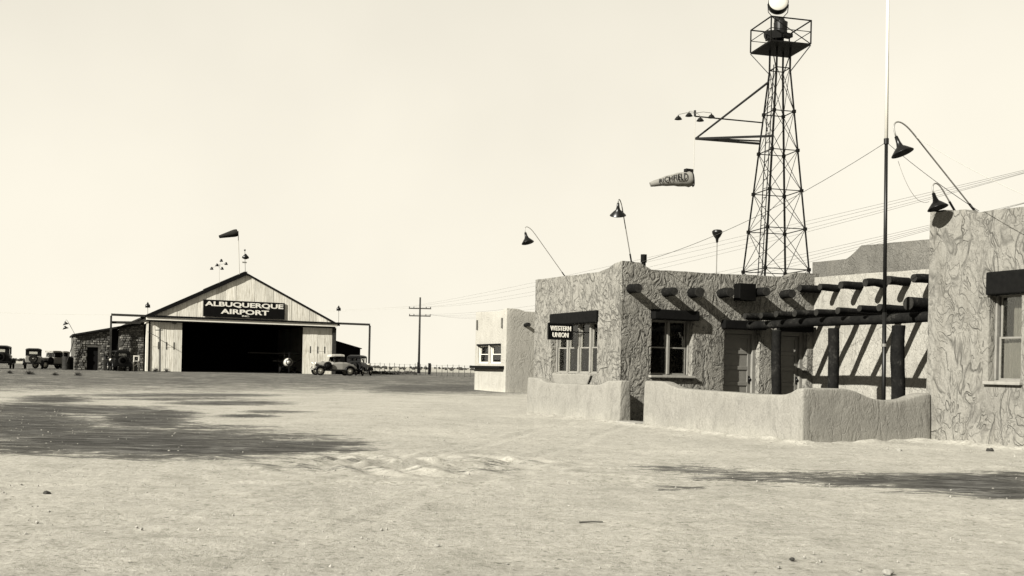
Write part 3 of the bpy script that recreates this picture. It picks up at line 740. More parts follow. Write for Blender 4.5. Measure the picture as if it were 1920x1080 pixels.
# ladder on the face between the left and the near leg
fa, fb = 0, 1
def face(z, t, out=.10):
    p = leg(fa, z).lerp(leg(fb, z), t); nn = (leg(fa, z)+leg(fb, z))/2-(tc+ZX*z); nn.z = 0
    return p+nn.normalized()*out
lad = MB()
def lr(z, sd):                                   # ladder rail, constant width close to the near leg
    e = (leg(fa, z)-leg(fb, z)); e.normalize(); return face(z, 1.0)+e*(.06 if sd else .42)
lad.bar(lr(.1, 0), lr(14.6, 0), .03).bar(lr(.1, 1), lr(14.6, 1), .03); lo_ = lad.build('ladder', 'steel_dark', tw)
z = .4
while z < 14.5:
    MB().bar(lr(z, 0), lr(z, 1), .022).build('rung', 'steel_dark', lo_); z += .40
# platform
PZ = at(1463, 91, TY).z; hs = 1.32
def pc(kk, z, s=1.0):
    a = th0+kk*math.pi/2; return tc+Vector((math.cos(a), math.sin(a), 0))*hs*s+ZX*z
pl = MB(); pl.prism([pc(kk, PZ-.05) for kk in range(4)], ZX*.07); plo = pl.build('platform', 'steel_dark', tw)
RZ = 1.0
for kk in range(4):
    MB().bar(pc(kk, PZ), pc(kk, PZ+RZ+.02), .045).build('railing_post', 'steel_dark', plo)
    MB().bar(pc(kk, PZ+RZ), pc(kk+1, PZ+RZ), .045).bar(pc(kk, PZ+RZ*.52), pc(kk+1, PZ+RZ*.52), .025).build('railing', 'steel_dark', plo)
    MB().bar(pc(kk, PZ-.05), leg(kk, 14.35), .035).build('strut', 'steel_dark', tw)
MB().bar(pc(1, PZ+RZ), pc(2, PZ), .03).build('railing', 'steel_dark', plo)
MB().bar(pc(0, PZ), pc(3, PZ+RZ), .022).build('railing', 'steel_dark', plo)
m_ = MB(); m_.cyl(tc+ZX*(PZ+.02), tc+ZX*(PZ+.9), .16); m_.lathe(tc+ZX*(PZ+.62), ZX, [(0, .1), (.03, .28), (.5, .30), (.56, .2), (.66, .15)], 18, True); m_.build('beacon_pedestal', 'black_metal', tw)
m_ = MB(); q = at(1452, 66, TY-.3); m_.box(q, (.72, .4, .34), (Vector((1, 0, .1)).normalized(), Vector((0, 1, 0)), Vector((-.1, 0, 1)).normalized())); m_.cyl(q-Vector((.42, 0, .03)), q-Vector((.30, 0, 0)), .14); m_.box(q+Vector((.5, 0, .0)), (.5, .3, .16)); m_.bar(q-ZX*.1, tc+ZX*PZ+Vector((-.2, 0, 0)), .06); m_.build('course_light', 'black_metal', tw)
bc_ = at(1459, 8, TY); bd = Vector((-.16, -1, .22)).normalized()
m_ = MB(); m_.lathe(bc_+bd*.18, -bd, [(0, .40), (.02, .43), (.30, .43), (.44, .33), (.55, .12), (.56, .001)], 28); bo = m_.build('beacon_drum', 'black_metal', tw, smooth=True)
m_ = MB(); m_.lathe(bc_+bd*.19, bd, [(0, .40), (.03, .37), (.06, .25), (.075, .001)], 28); m_.build('lens', 'lens_glass', bo, smooth=True)
m_ = MB(); m_.tube([bc_+Vector((-.45, 0, 0)), bc_+Vector((-.42, 0, -.35)), bc_+Vector((-.18, 0, -.62))], .018); m_.tube([bc_+Vector((.45, 0, 0)), bc_+Vector((.42, 0, -.35)), bc_+Vector((.18, 0, -.62))], .018)
m_.cyl(bc_-ZX*.75, bc_-ZX*.58, .16); m_.build('yoke', 'steel_dark', bo)
# arm with stays, rod, windsock
YB = TY-.2
tipL = at(1304, 260, YB); tipU = at(1303, 218, YB)
bm1 = MB(); n_ = leg(0, zs_(266)); n2_ = leg(1, zs_(262))
bm1.bar(tipL, n2_, .07, .09).bar(tipL, n_-ZX*.0, .07, .09).bar(tipL+ZX*.03, leg(0, zs_(266))+ZX*.12, .05, .06); bm1.build('boom', 'black_metal', tw)
MB().cyl(tipL, at(1441, 154, YB), .04, .05).build('boom_stay', 'black_metal', tw)
MB().cyl(tipU, at(1429, 230, YB), .03).build('upper_arm', 'black_metal', tw)
sk = thing('tower_windsock', 'pale windsock lettered RICHFIELD hanging from the beacon tower boom', 'windsock', at(1300, 336, YB))
MB().cyl(at(1303.5, 206, YB), at(1300.5, 322, YB), .013).build('rod', 'wire_pale', sk)
q0 = at(1299, 336, YB); q1 = at(1219, 346, YB); dq = (q1-q0).normalized(); Lq = (q1-q0).length
mb = MB(); pts = [q0+dq*Lq*t for t in np.linspace(0, 1, 12)]; rs = [float(np.interp(t, [0, .05, .25, .6, .93, 1], [.27, .335, .31, .22, .12, .10]))*(1+.05*math.sin(t*23)) for t in np.linspace(0, 1, 12)]
pts = [p-ZX*.0+ZX*(.07*math.sin(t*math.pi)) for p, t in zip(pts, np.linspace(0, 1, 12))]
mb.tube(pts, rs, 22, cap=False); mb.build('sock', 'sock_cloth', sk, smooth=True)
MB().box(at(1291, 321, YB), (.36, .2, .18)).build('counterweight', 'black_metal', sk)
mb = MB(); mb.lathe(pts[0], dq, [(-.02, .28), (-.02, .31), (.03, .34), (.03, .29)], 22); mb.build('hoop', 'steel_dark', sk)
v_, f_ = text_mesh('RICHFIELD', 1.22, .31, .004)
# wrap the word round the cloth facing south
vv = []
xv = Vector((1, 0, 0)); 
for x, y, zt in v_:
    t = float(np.clip(1-(x+.42)/Lq*1.0, 0, 1)); t = 1-(x+.36)/Lq
    i = t*11; i0 = int(min(10, max(0, i))); fr_ = i-i0
    p = pts[i0].lerp(pts[i0+1], fr_); r = rs[i0]*(1-fr_)+rs[i0+1]*fr_
    ang = (zt-.17)/.30*(.85)+.25
    nrm = Vector((0, -math.cos(ang), math.sin(ang)))
    vv.append(p+nrm*(r*1.10+.022+y*.2))
mb = MB(); mb.add(vv, f_); mb.build('lettering', 'sign_black', sk, fix=False)
# cluster of four shades round the rod top
lc = thing('lamp_cluster', 'cluster of four small shaded lamps on top of the windsock rod', 'lamp', at(1303, 212, YB))
hub = at(1303, 212, YB); MB().cyl(at(1303, 218, YB), at(1303, 207, YB), .05).build('hub', 'black_metal', lc)
for (u, v, dy) in ((1272, 216, -.2), (1292, 210, .45), (1313, 219, -.5), (1334, 213, .3)):
    q = at(u, v, YB+dy)
    MB().tube([hub, hub.lerp(q, .5)+ZX*.06, q+ZX*.03, q], .012).build('arm', 'grey_pipe', lc)
    MB().lathe(q, -ZX, [(0, .001), (0, .025), (.05, .04), (.07, .09), (.17, .16), (.18, .165), (.16, .15), (.06, .05)], 18).build('shade', 'enamel_dark', lc, smooth=True)

# ------------------------------------------------------------------ small adobe building
sb = thing('small_adobe_building', 'small square pale adobe building with paired windows, beyond the low planter wall', 'building', W(34.4, 9.85, 0))
foot = [(38.6, 9.85), (34.4, 9.85), (34.4, 15.5), (38.6, 15.5)]
shell('wall', foot, -.3, [[(0, 4.43), (3.2, 4.36), (3.6, 4.40), (4.2, 4.47)], [(0, 4.47), (.7, 4.46), (1.1, 4.36), (5.65, 4.3)], [(0, 4.3), (4.2, 4.3)], [(0, 4.3), (5.65, 4.43)]],
      [(0, .42, 1.85, 1.55, 2.52, .18), (0, 2.1, 3.55, 1.55, 2.52, .18)], 3.9, sb, 'stucco_far', step=.4)
for s0 in (.42, 2.1):
    window(sb, W(38.6-s0+.02, 9.85+.10, 1.5), -AX, 1.49, 1.53, 2.54, BX, 1, 'white_paint')
    MB().box(W(38.6-s0-.72, 9.85-.01, 2.56), (.14, 1.5, .09)).build('lintel', 'dark_timber', sb)
MB().box(W(36.6, 9.85-.14, 1.33), (.34, 4.1, .14)).build('shelf', 'dark_timber', sb, bevel=.02)
log(W(33.9, 10.95, 3.62), W(34.7, 10.95, 3.62), .10, .10, 'viga', sb)
log(W(33.9, 13.1, 3.62), W(34.7, 13.1, 3.62), .10, .10, 'viga', sb)
for a in (38.3, 34.9): MB().box(W(a, 9.85-.03, 3.7), (.1, .10, .55)).build('drain_slot', 'stucco_dull', sb, bevel=.02)

# ------------------------------------------------------------------ hangar
aH = 82.4865; zH = .366
def HB(u, v): return abz(ona(u, v, aH))[1:]
hg = thing('hangar', 'pale sheet metal gabled hangar with wide open doorway and airport sign', 'hangar', W(aH, 5, zH))
hb0, hb1 = -3.85, 13.6; hD = 26; eZ = 5.42; apB, apZ = 4.85, 9.80
hT = 5.0          # underside of header
x0L, xOL, xOR, x1R = -3.62, -.74, 10.40, 13.55
def hp(a, b, z): return W(aH+a, b, z)
sheetN = 0
# gable sheets
sw = .86; nS = int(round((hb1-hb0)/sw)); sw = (hb1-hb0)/nS
rk = lambda b: apZ-.12-abs(b-apB)*((apZ-eZ)/(apB-hb0) if b < apB else (apZ-eZ)/(hb1-apB))
for i in range(nS):
    l, r = hb0+i*sw+.004, hb0+(i+1)*sw-.004; off = .0 if i % 2 else .014
    bs = [l]+([apB] if l < apB < r else [])+[r]
    poly = [hp(-off, l, eZ+.05-.3), hp(-off, r, eZ+.05-.3)]+[hp(-off, b, max(rk(b), eZ-.24)) for b in bs[::-1]]
    MB().prism(poly, AX*.03).build('metal_sheet', 'sheet_metal', hg)
# roof slabs with front overhang
ro = .14
for sgn_, be in ((-1, hb0-.45), (1, hb1+.35)):
    slope = (apZ-eZ)/(apB-hb0) if sgn_ < 0 else (apZ-eZ)/(hb1-apB)
    ze = apZ-abs(be-apB)*slope
    poly = [hp(-ro, apB, apZ), hp(-ro, be, ze), hp(-ro, be, ze-.12), hp(-ro, apB, apZ-.12)]
    rf = MB().prism(poly, AX*(hD+.9)).build('roof', 'roof_dark', hg)
    MB().bar(hp(-ro-.03, apB, apZ-.12), hp(-ro-.03, be, ze-.12), .05, .34 if sgn_ < 0 else .09).build('barge_board', 'dark_timber', rf)  # left board deepened, its dark face standing in for shade along the rake
MB().bar(hp(-ro-.02, apB, apZ+.03), hp(hD+.4, apB, apZ+.03), .3, .06).build('ridge_cap', 'roof_dark', hg)
# side and back walls, floor
MB().box(hp(hD/2+.1, hb0+.05, (eZ+zH)/2-.1), (.08, hD-.2, eZ-zH+.2)).build('wall', 'sheet_metal', hg)
MB().box(hp(hD/2+.1, hb1-.05, (eZ+zH)/2-.1), (.08, hD-.2, eZ-zH+.2)).build('wall', 'sheet_metal', hg)
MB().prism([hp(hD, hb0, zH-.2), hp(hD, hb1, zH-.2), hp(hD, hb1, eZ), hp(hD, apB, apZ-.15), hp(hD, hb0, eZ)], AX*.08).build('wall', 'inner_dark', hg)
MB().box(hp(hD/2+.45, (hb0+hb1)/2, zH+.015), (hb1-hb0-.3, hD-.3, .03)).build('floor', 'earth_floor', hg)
# header: white track cover with dark cap, running out onto posts either side
MB().box(hp(-.26, (hb0+hb1)/2, 5.13), (hb1-hb0+.1, .40, .27)).build('track_cover', 'white_paint', hg, bevel=.01)
MB().box(hp(-.28, (hb0+hb1)/2, 5.345), (hb1-hb0+.3, .56, .15)).build('track_cap', 'dark_timber', hg)
MB().box(hp(-.02, (hb0+hb1)/2, 4.94), (hb1-hb0-.1, .12, .09)).build('door_track', 'black_metal', hg)
oL, oR = HB(208, 600)[0], HB(692, 610)[0]
for be, bs_, z in ((oL, hb0-.06, 5.34), (oR, hb1+.06, 5.34)):
    MB().bar(hp(-.25, bs_, z), hp(-.25, be, z), .22, .20).build('outrigger_beam', 'pole_wood', hg)
    MB().bar(hp(-.25, be, zH-.3), hp(-.25, be, z-.1), .16).build('outrigger_post', 'pole_wood', hg)
MB().bar(hp(-.1, oL, 4.66), hp(-.1, hb0-.5, 4.72), .2, .22).build('outrigger_beam', 'pole_wood', hg)
MB().bar(hp(-.1, hb0-.55, 4.72), hp(-.2, hb0-.05, 5.2), .16).build('outrigger_beam', 'pole_wood', hg)
# corner posts
MB().box(hp(-.02, hb0+.10, (zH+4.9)/2), (.2, .16, 4.9-zH)).build('corner_post', 'white_paint', hg)
MB().box(hp(.02, hb0+.28, (zH+4.9)/2), (.12, .12, 4.9-zH)).build('corner_post', 'dark_timber', hg)
MB().box(hp(-.02, hb1-.14, (zH+4.9)/2), (.34, .2, 4.9-zH)).build('corner_post', 'pole_wood', hg)
# sliding doors from vertical sheets
for l, r, cnt in ((hb0+.36, xOL, 4), (xOR, hb1-.34, 4)):
    dw = (r-l)/cnt
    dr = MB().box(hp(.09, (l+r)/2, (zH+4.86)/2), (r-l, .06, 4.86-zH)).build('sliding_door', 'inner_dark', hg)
    for i in range(cnt):
        MB().box(hp(.04-(.012 if i % 2 else 0), l+dw*(i+.5), (zH+4.86)/2), (dw-.012, .03, 4.86-zH-.02)).build('metal_sheet', 'sheet_metal', dr)
    for i in range(3):
        MB().box(hp(.015, l+(r-l)*(.26+.245*i), 2.72), (.09, .03, .66)).build('slot_window', 'fence_wood', dr)
    MB().box(hp(.018, (l+r)/2, 2.62), (r-l-.05, .02, .05)).build('door_rail', 'sheet_metal', dr)
m_ = MB(); m_.prism([hp(-.30, -2.0, 4.99), hp(-.30, -1.0, 4.99), hp(-.30, -1.35, 4.72), hp(-.30, -1.6, 4.72)], AX*.05); m_.build('torn_flap', 'fence_wood', hg)
# sign
sb0, sz0 = HB(381, 561); sb1, sz1 = HB(533, 597)
sgn = MB().box(hp(-.10, (sb0+sb1)/2, (5.52+7.08)/2), (sb1-sb0, .06, 7.08-5.52)).build('sign_board', 'sign_black', hg)
def sletter(txt, b0, b1, z0, z1, wgt):
    v_, f_ = text_mesh(txt, b1-b0, z1-z0, wgt, .03); m_ = MB(); m_.add([hp(-.131-y, b0+x, z0+z) for x, y, z in v_], f_); m_.build('lettering', 'white_paint', sgn, fix=False)
sletter('ALBUQUERQUE', sb0+.16, sb1-.14, 6.42, 6.94, .03)
sletter('AIRPORT', sb0+(sb1-sb0)*.21, sb0+(sb1-sb0)*.80, 5.83, 6.29, .03)
sletter('INC.', sb0+(sb1-sb0)*.47, sb0+(sb1-sb0)*.56, 5.62, 5.76, .02)
# annex of rough stone
an = thing('stone_annex', 'low rough stone annex with sloping roof at the left side of the hangar', 'building', hp(.3, -7, zH))
ab0, ab1 = -9.78, -3.98; azl, azr = 3.36, 4.66
roofz = lambda b: azl+(azr-azl)*(b-ab0)/(ab1-ab0)
adl, adr = HB(163, 690)[0], HB(184, 690)[0]; atl, atr = HB(208, 690)[0], HB(222, 690)[0]
aa0 = .5
m_ = MB()
for l, r, zl_ in ((ab0, adl, zH-.2), (adr, atl, zH-.2), (atr, ab1, zH-.2), (adl, adr, 2.42)):
    m_.prism([hp(aa0, l, zl_), hp(aa0, r, zl_), hp(aa0, r, roofz(r)), hp(aa0, l, roofz(l))], AX*.3)
m_.prism([hp(aa0+.3, ab0, zH-.2), hp(aa0+.3, ab0, azl), hp(10, ab0, azl), hp(10, ab0, zH-.2)], BX*.3)
m_.build('wall', 'mortar', an)
MB().prism([hp(9.7, ab0, zH-.2), hp(9.7, ab1, zH-.2), hp(9.7, ab1, azr), hp(9.7, ab0, azl)], AX*.3).build('wall', 'mortar', an)
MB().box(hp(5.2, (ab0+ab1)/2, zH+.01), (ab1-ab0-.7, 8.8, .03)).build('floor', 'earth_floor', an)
MB().prism([hp(.18, ab0-.15, azl-.0), hp(.18, ab1-.02, azr+.0), hp(.18, ab1-.02, azr+.16), hp(.18, ab0-.15, azl+.16)], AX*9.8).build('roof', 'roof_dark', an)
MB().box(hp(aa0+.22, (adl+adr)/2, (zH+2.4)/2), (adr-adl-.05, .05, 2.4-zH)).build('door', 'dark_timber', an)
MB().box(hp(aa0+.20, (atl+atr)/2, (zH+roofz(atl))/2), (atr-atl+.0, .05, roofz(atl)-zH)).build('tall_recess_panel', 'dark_shed', an)  # near-black panel filling the tall gap up to the roof
# stones, joined: too small to pick apart one by one
sv, sf, tone = [], [], []
z = zH-.1; 
while z < azr:
    h = random.uniform(.12, .22); b = ab0
    while b < ab1:
        l_ = random.uniform(.16, .42); r_ = min(b+l_, ab1); zc = z+h
        ok = zc < roofz((b+r_)/2)-.02 and r_-b > .08
        for (dl, drr, top) in ((adl, adr, 2.45), (atl, atr, 99)):
            if r_ > dl and b < drr and z < top: ok = False
        if ok:
            bb, rr, zz0, zz1 = b+.02, r_-.02, z+.018, zc-.018; o_ = len(sv); dp = random.uniform(.03, .09); j = lambda: random.uniform(-.025, .025)
            out = [(bb+j(), zz0+j()), (rr+j(), zz0+j()), (rr+j(), zz1+j()), (bb+j(), zz1+j())]
            cb, cz = (bb+rr)/2, (zz0+zz1)/2
            sv += [hp(aa0-.002, x, y) for x, y in out]+[hp(aa0-dp, x+(cb-x)*.25, y+(cz-y)*.25) for x, y in out]
            sf += [(o_+4, o_+5, o_+6, o_+7)]+[(o_+i, o_+(i+1) % 4, o_+4+(i+1) % 4, o_+4+i) for i in range(4)]
            tone += [random.random()]*8
        b = r_
    z += h
mb = MB(); mb.add(sv, sf); so = mb.build('stonework', 'stone_block', an); kind(so, 'stuff')
ta = so.data.attributes.new('tone', 'FLOAT', 'POINT'); ta.data.foreach_set('value', tone)
# dark lean-to on the far side
sh = thing('lean_to_shed', 'black tarred lean-to shed at the right side of the hangar', 'shed', hp(1.2, 15, zH))
shl, shr = HB(633, 670)[0]+.05, HB(680, 670)[0]+.1
MB().prism([hp(1.2, shl, zH-.2), hp(1.2, shr, zH-.2), hp(1.2, shr, 2.95), hp(1.2, (shl*.55+shr*.45), 3.36), hp(1.2, shl, 3.62)], AX*7).build('wall', 'dark_shed', sh)
MB().prism([hp(1.05, shl-.02, 3.63), hp(1.05, shr+.12, 2.93), hp(1.05, shr+.12, 3.01), hp(1.05, shl-.02, 3.71)], AX*7.3).build('roof', 'roof_dark', sh)
MB().bar(hp(1.1, shr+.05, 2.2), hp(.6, shr+.85, zH), .08).build('prop', 'pole_wood', sh)

# roof fittings on the hangar
def on_roof(u, v, a): return ona(u, v, aH+a)
wp = on_roof(449, 512, 1.0); wt = on_roof(446.5, 434, 1.0)
wk = thing('roof_windsock', 'dark windsock on a pole above the hangar ridge', 'windsock', wp)
MB().cyl(wp-ZX*.3, wt+ZX*.05, .035).build('pole', 'wire_pale', wk)
e0 = on_roof(445, 436, 1.0); e1 = on_roof(411, 444, 1.0)
mb = MB(); mb.tube([e0.lerp(e1, t) for t in np.linspace(0, 1, 9)], [float(np.interp(t, [0, .15, 1], [.33, .36, .14])) for t in np.linspace(0, 1, 9)], 16, cap=False); mb.build('sock', 'sock_dark', wk, smooth=True)
def roof_lamp(u, v0, v1, a, label, Rr=.22):
    p0 = on_roof(u, v0, a); p1 = on_roof(u, v1, a); t = thing('roof_lamp', label, 'lamp', p0, 'lamps on the hangar roof')
    MB().cyl(p0-ZX*.25, p1+ZX*.35, .025).build('rod', 'grey_pipe', t)
    MB().lathe(p1+ZX*.28, -ZX, [(0, .001), (0, .06), (.14, .1), (.2, .2), (.45, Rr), (.46, Rr*.9), (.2, .1)], 16).build('shade', 'enamel_dark', t, smooth=True)
    return t
ap = on_roof(460, 510, .2)
t = thing('ridge_beacon', 'small stacked lamp and vane on the peak of the hangar gable', 'lamp', ap)
MB().cyl(ap-ZX*.2, on_roof(459, 468, .2), .03).build('rod', 'grey_pipe', t)
MB().lathe(on_roof(460.5, 476, .2), -ZX, [(0, .001), (0, .07), (.1, .14), (.3, .33), (.42, .30), (.5, .1), (.5, .001)], 16).build('shade', 'enamel_dark', t, smooth=True)
MB().ball(on_roof(459, 469, .2), .09).build('finial', 'enamel_dark', t); MB().box(on_roof(458.5, 492, .2), (.4, .08, .12)).build('junction_box', 'grey_pipe', t)
roof_lamp(277, 590, 573, .3, 'small shaded lamp on the left eave of the hangar')
roof_lamp(635, 604, 579, .3, 'small shaded lamp on the right end of the hangar eave')
cl = on_roof(412, 533, .8); t = thing('roof_lamp_cluster', 'cluster of five small floodlights on the left slope of the hangar roof', 'lamp', cl)
hubp = on_roof(411, 496, .8)
MB().cyl(on_roof(411, 536, .8), hubp, .02).build('rod', 'wire_pale', t)
for (u, v) in ((415, 488), (407, 496.5), (397, 503), (416.5, 503), (424, 494)):
    q = on_roof(u, v, .8); MB().cyl(hubp, q, .015).build('arm', 'wire_pale', t)
    MB().lathe(q+ZX*.12, -ZX, [(0, .001), (0, .05), (.08, .1), (.24, .17), (.25, .15), (.1, .05)], 12).build('shade', 'enamel_dark', t, smooth=True)
# lamp leaning off the annex corner and its stay
q = ona(141, 628, aH+.3); t = thing('annex_lamp', 'pair of small shades on a slanting rod at the stone annex roof corner', 'lamp', q)
MB().tube([q-ZX*.2, q, ona(128, 604, aH+.3), ona(124, 599, aH+.3), ona(122, 603, aH+.3)], .02).build('arm', 'grey_pipe', t)
for (u, v) in ((122, 603), (121.5, 611)):
    p = ona(u, v, aH+.3); MB().lathe(p, (BX*.3-ZX), [(0, .001), (0, .06), (.08, .09), (.26, .26), (.27, .24), (.1, .06)], 12).build('shade', 'enamel_dark', t, smooth=True)
q = ona(139, 637, aH+.2); q2 = ona(125, 680, aH+.2)
tag(MB().cyl(q, q2, .035).build('slanting_pole', 'pole_wood', None, origin=q2), 'thin slanting pole leaning against the stone annex corner', 'pole')
# pole with crossarm in front of the left hangar door
q = ona(300, 697, aH-1.0); t = thing('door_pole', 'thin dark pole with a slanting stay in front of the left hangar door', 'pole', q)
MB().cyl(q-ZX*.3, ona(300, 616, aH-1.0), .07, .06).build('shaft', 'pole_wood', t); MB().cyl(ona(300, 634, aH-1), ona(277, 622, aH-.3), .025).build('stay', 'steel_dark', t)
MB().bar(ona(291, 619, aH-1), ona(306, 619, aH-1), .07).build('crossarm', 'pole_wood', t)

# ------------------------------------------------------------------ aeroplane nose in the doorway
pp = ona(541, 696, aH+.9); pp.z = zH+.03
pl_ = thing('aeroplane', 'small light aeroplane parked just inside the dark hangar doorway', 'aeroplane', pp)
fd = (AX*1.0+BX*.12).normalized(); fr_ = fd.cross(ZX).normalized(); axp = (fd, fr_, ZX)
c0 = pp+ZX*1.05
mb = MB(); mb.lathe(c0, fd, [(-.28, .001), (-.26, .14), (-.15, .22)], 16); mb.build('spinner', 'car_cream', pl_, smooth=True)
mb = MB(); mb.lathe(c0, fd, [(-.15, .30), (-.1, .36), (.5, .42), (1.5, .46), (3.4, .25), (5.0, .10), (5.05, .001)], 16); mb.build('fuselage', 'fabric_plane', pl_, smooth=True)
mb = MB(); mb.box(c0+fd*1.2+ZX*.85, (1.3, 7.5, .12), axp); mb.build('wing', 'barrel_paint', pl_, bevel=.05)  # wing coloured dark to paint in the gloom inside the hangar
for s_ in (-1, 1):
    MB().bar(c0+fd*1.1+fr_*.35*s_-ZX*.2, c0+fd*1.1+fr_*2.2*s_+ZX*.8, .05).build('wing_strut', 'steel_dark', pl_)
    wh = MB(); wc = c0+fd*.8+fr_*.75*s_-ZX*.73; wh.cyl(wc-fr_*.06, wc+fr_*.06, .30, n=18); wh.build('wheel', 'rubber', pl_)
    MB().bar(c0+fd*.7+fr_*.3*s_-ZX*.2, wc, .05).build('gear_leg', 'steel_dark', pl_)
MB().prism([c0+fd*4.1+ZX*.15, c0+fd*5.05+ZX*.1, c0+fd*5.1+ZX*1.1, c0+fd*4.7+ZX*1.1], fr_*.05).build('fin', 'fabric_plane', pl_)
MB().box(c0+fd*4.6+ZX*.12, (.8, 2.2, .05), axp).build('tailplane', 'fabric_plane', pl_)
MB().box(c0-fd*.2, (.05, .12, 1.9), axp).build('propeller', 'dark_timber', pl_)

# ------------------------------------------------------------------ cars of about 1930, local x = forward
VX, VY = Vector((1, 0, 0)), Vector((0, 1, 0))
CAX = (VX, VY, ZX)
def wheel(mbs, c, parent, r=.38):
    o = MB().lathe(Vector(c)-VY*.06, VY, [(0, r*.72), (0, r*.93), (.03, r), (.09, r), (.12, r*.93), (.12, r*.72)], 22).build('wheel', 'rubber', parent, smooth=True)
    h = MB().lathe(Vector(c)-VY*.05, VY, [(0, .001), (-.02, .05), (.0, .08), (.02, .10), (.02, r*.7), (.08, r*.7), (.08, .10), (.12, .05), (.12, .001)], 18)
    h.build('hub', mbs, o, smooth=True); return o
def fender(parent, xc, y, r, mat, a0, a1, tail=None):
    pts = [Vector((xc+math.cos(t)*r, y, .38+math.sin(t)*r)) for t in np.linspace(a0, a1, 14)]
    if tail: pts += [Vector(p) for p in tail]
    w_ = .15; vs = []; fs = []
    for p in pts:
        for dy, dz in ((-w_, -.05), (-w_*.7, .0), (0, .025), (w_*.7, .0), (w_, -.05)): vs.append(p+VY*dy+ZX*dz)
        for dy, dz in ((w_, -.07), (0, .0), (-w_, -.07)): vs.append(p+VY*dy+ZX*dz)
    n = 8
    for i in range(len(pts)-1):
        for j in range(n): fs.append((i*n+j, i*n+(j+1) % n, (i+1)*n+(j+1) % n, (i+1)*n+j))
    for e in (0, (len(pts)-1)*n): fs.append(tuple(range(e, e+n)))
    mb = MB(); mb.add(vs, fs); return mb.build('fender', mat, parent, smooth=True)
def loft(sections):
    """sections: list of (x, half width, z bottom, z top, crown)"""
    vs = []; fs = []; n = 10
    for x, hw, zb, zt, cr_ in sections:
        for y, z in ((-hw*.88, zb), (-hw, zb+.08), (-hw, zt-.18), (-hw*.93, zt-.06), (-hw*.6, zt), (hw*.6, zt), (hw*.93, zt-.06), (hw, zt-.18), (hw, zb+.08), (hw*.88, zb)):
            vs.append(Vector((x, y, z)))
    for i in range(len(sections)-1):
        for j in range(n): fs.append((i*n+j, i*n+(j+1) % n, (i+1)*n+(j+1) % n, (i+1)*n+j))
    fs += [tuple(range(n)), tuple(range((len(sections)-1)*n, len(sections)*n))]
    mb = MB(); mb.add(vs, fs); return mb
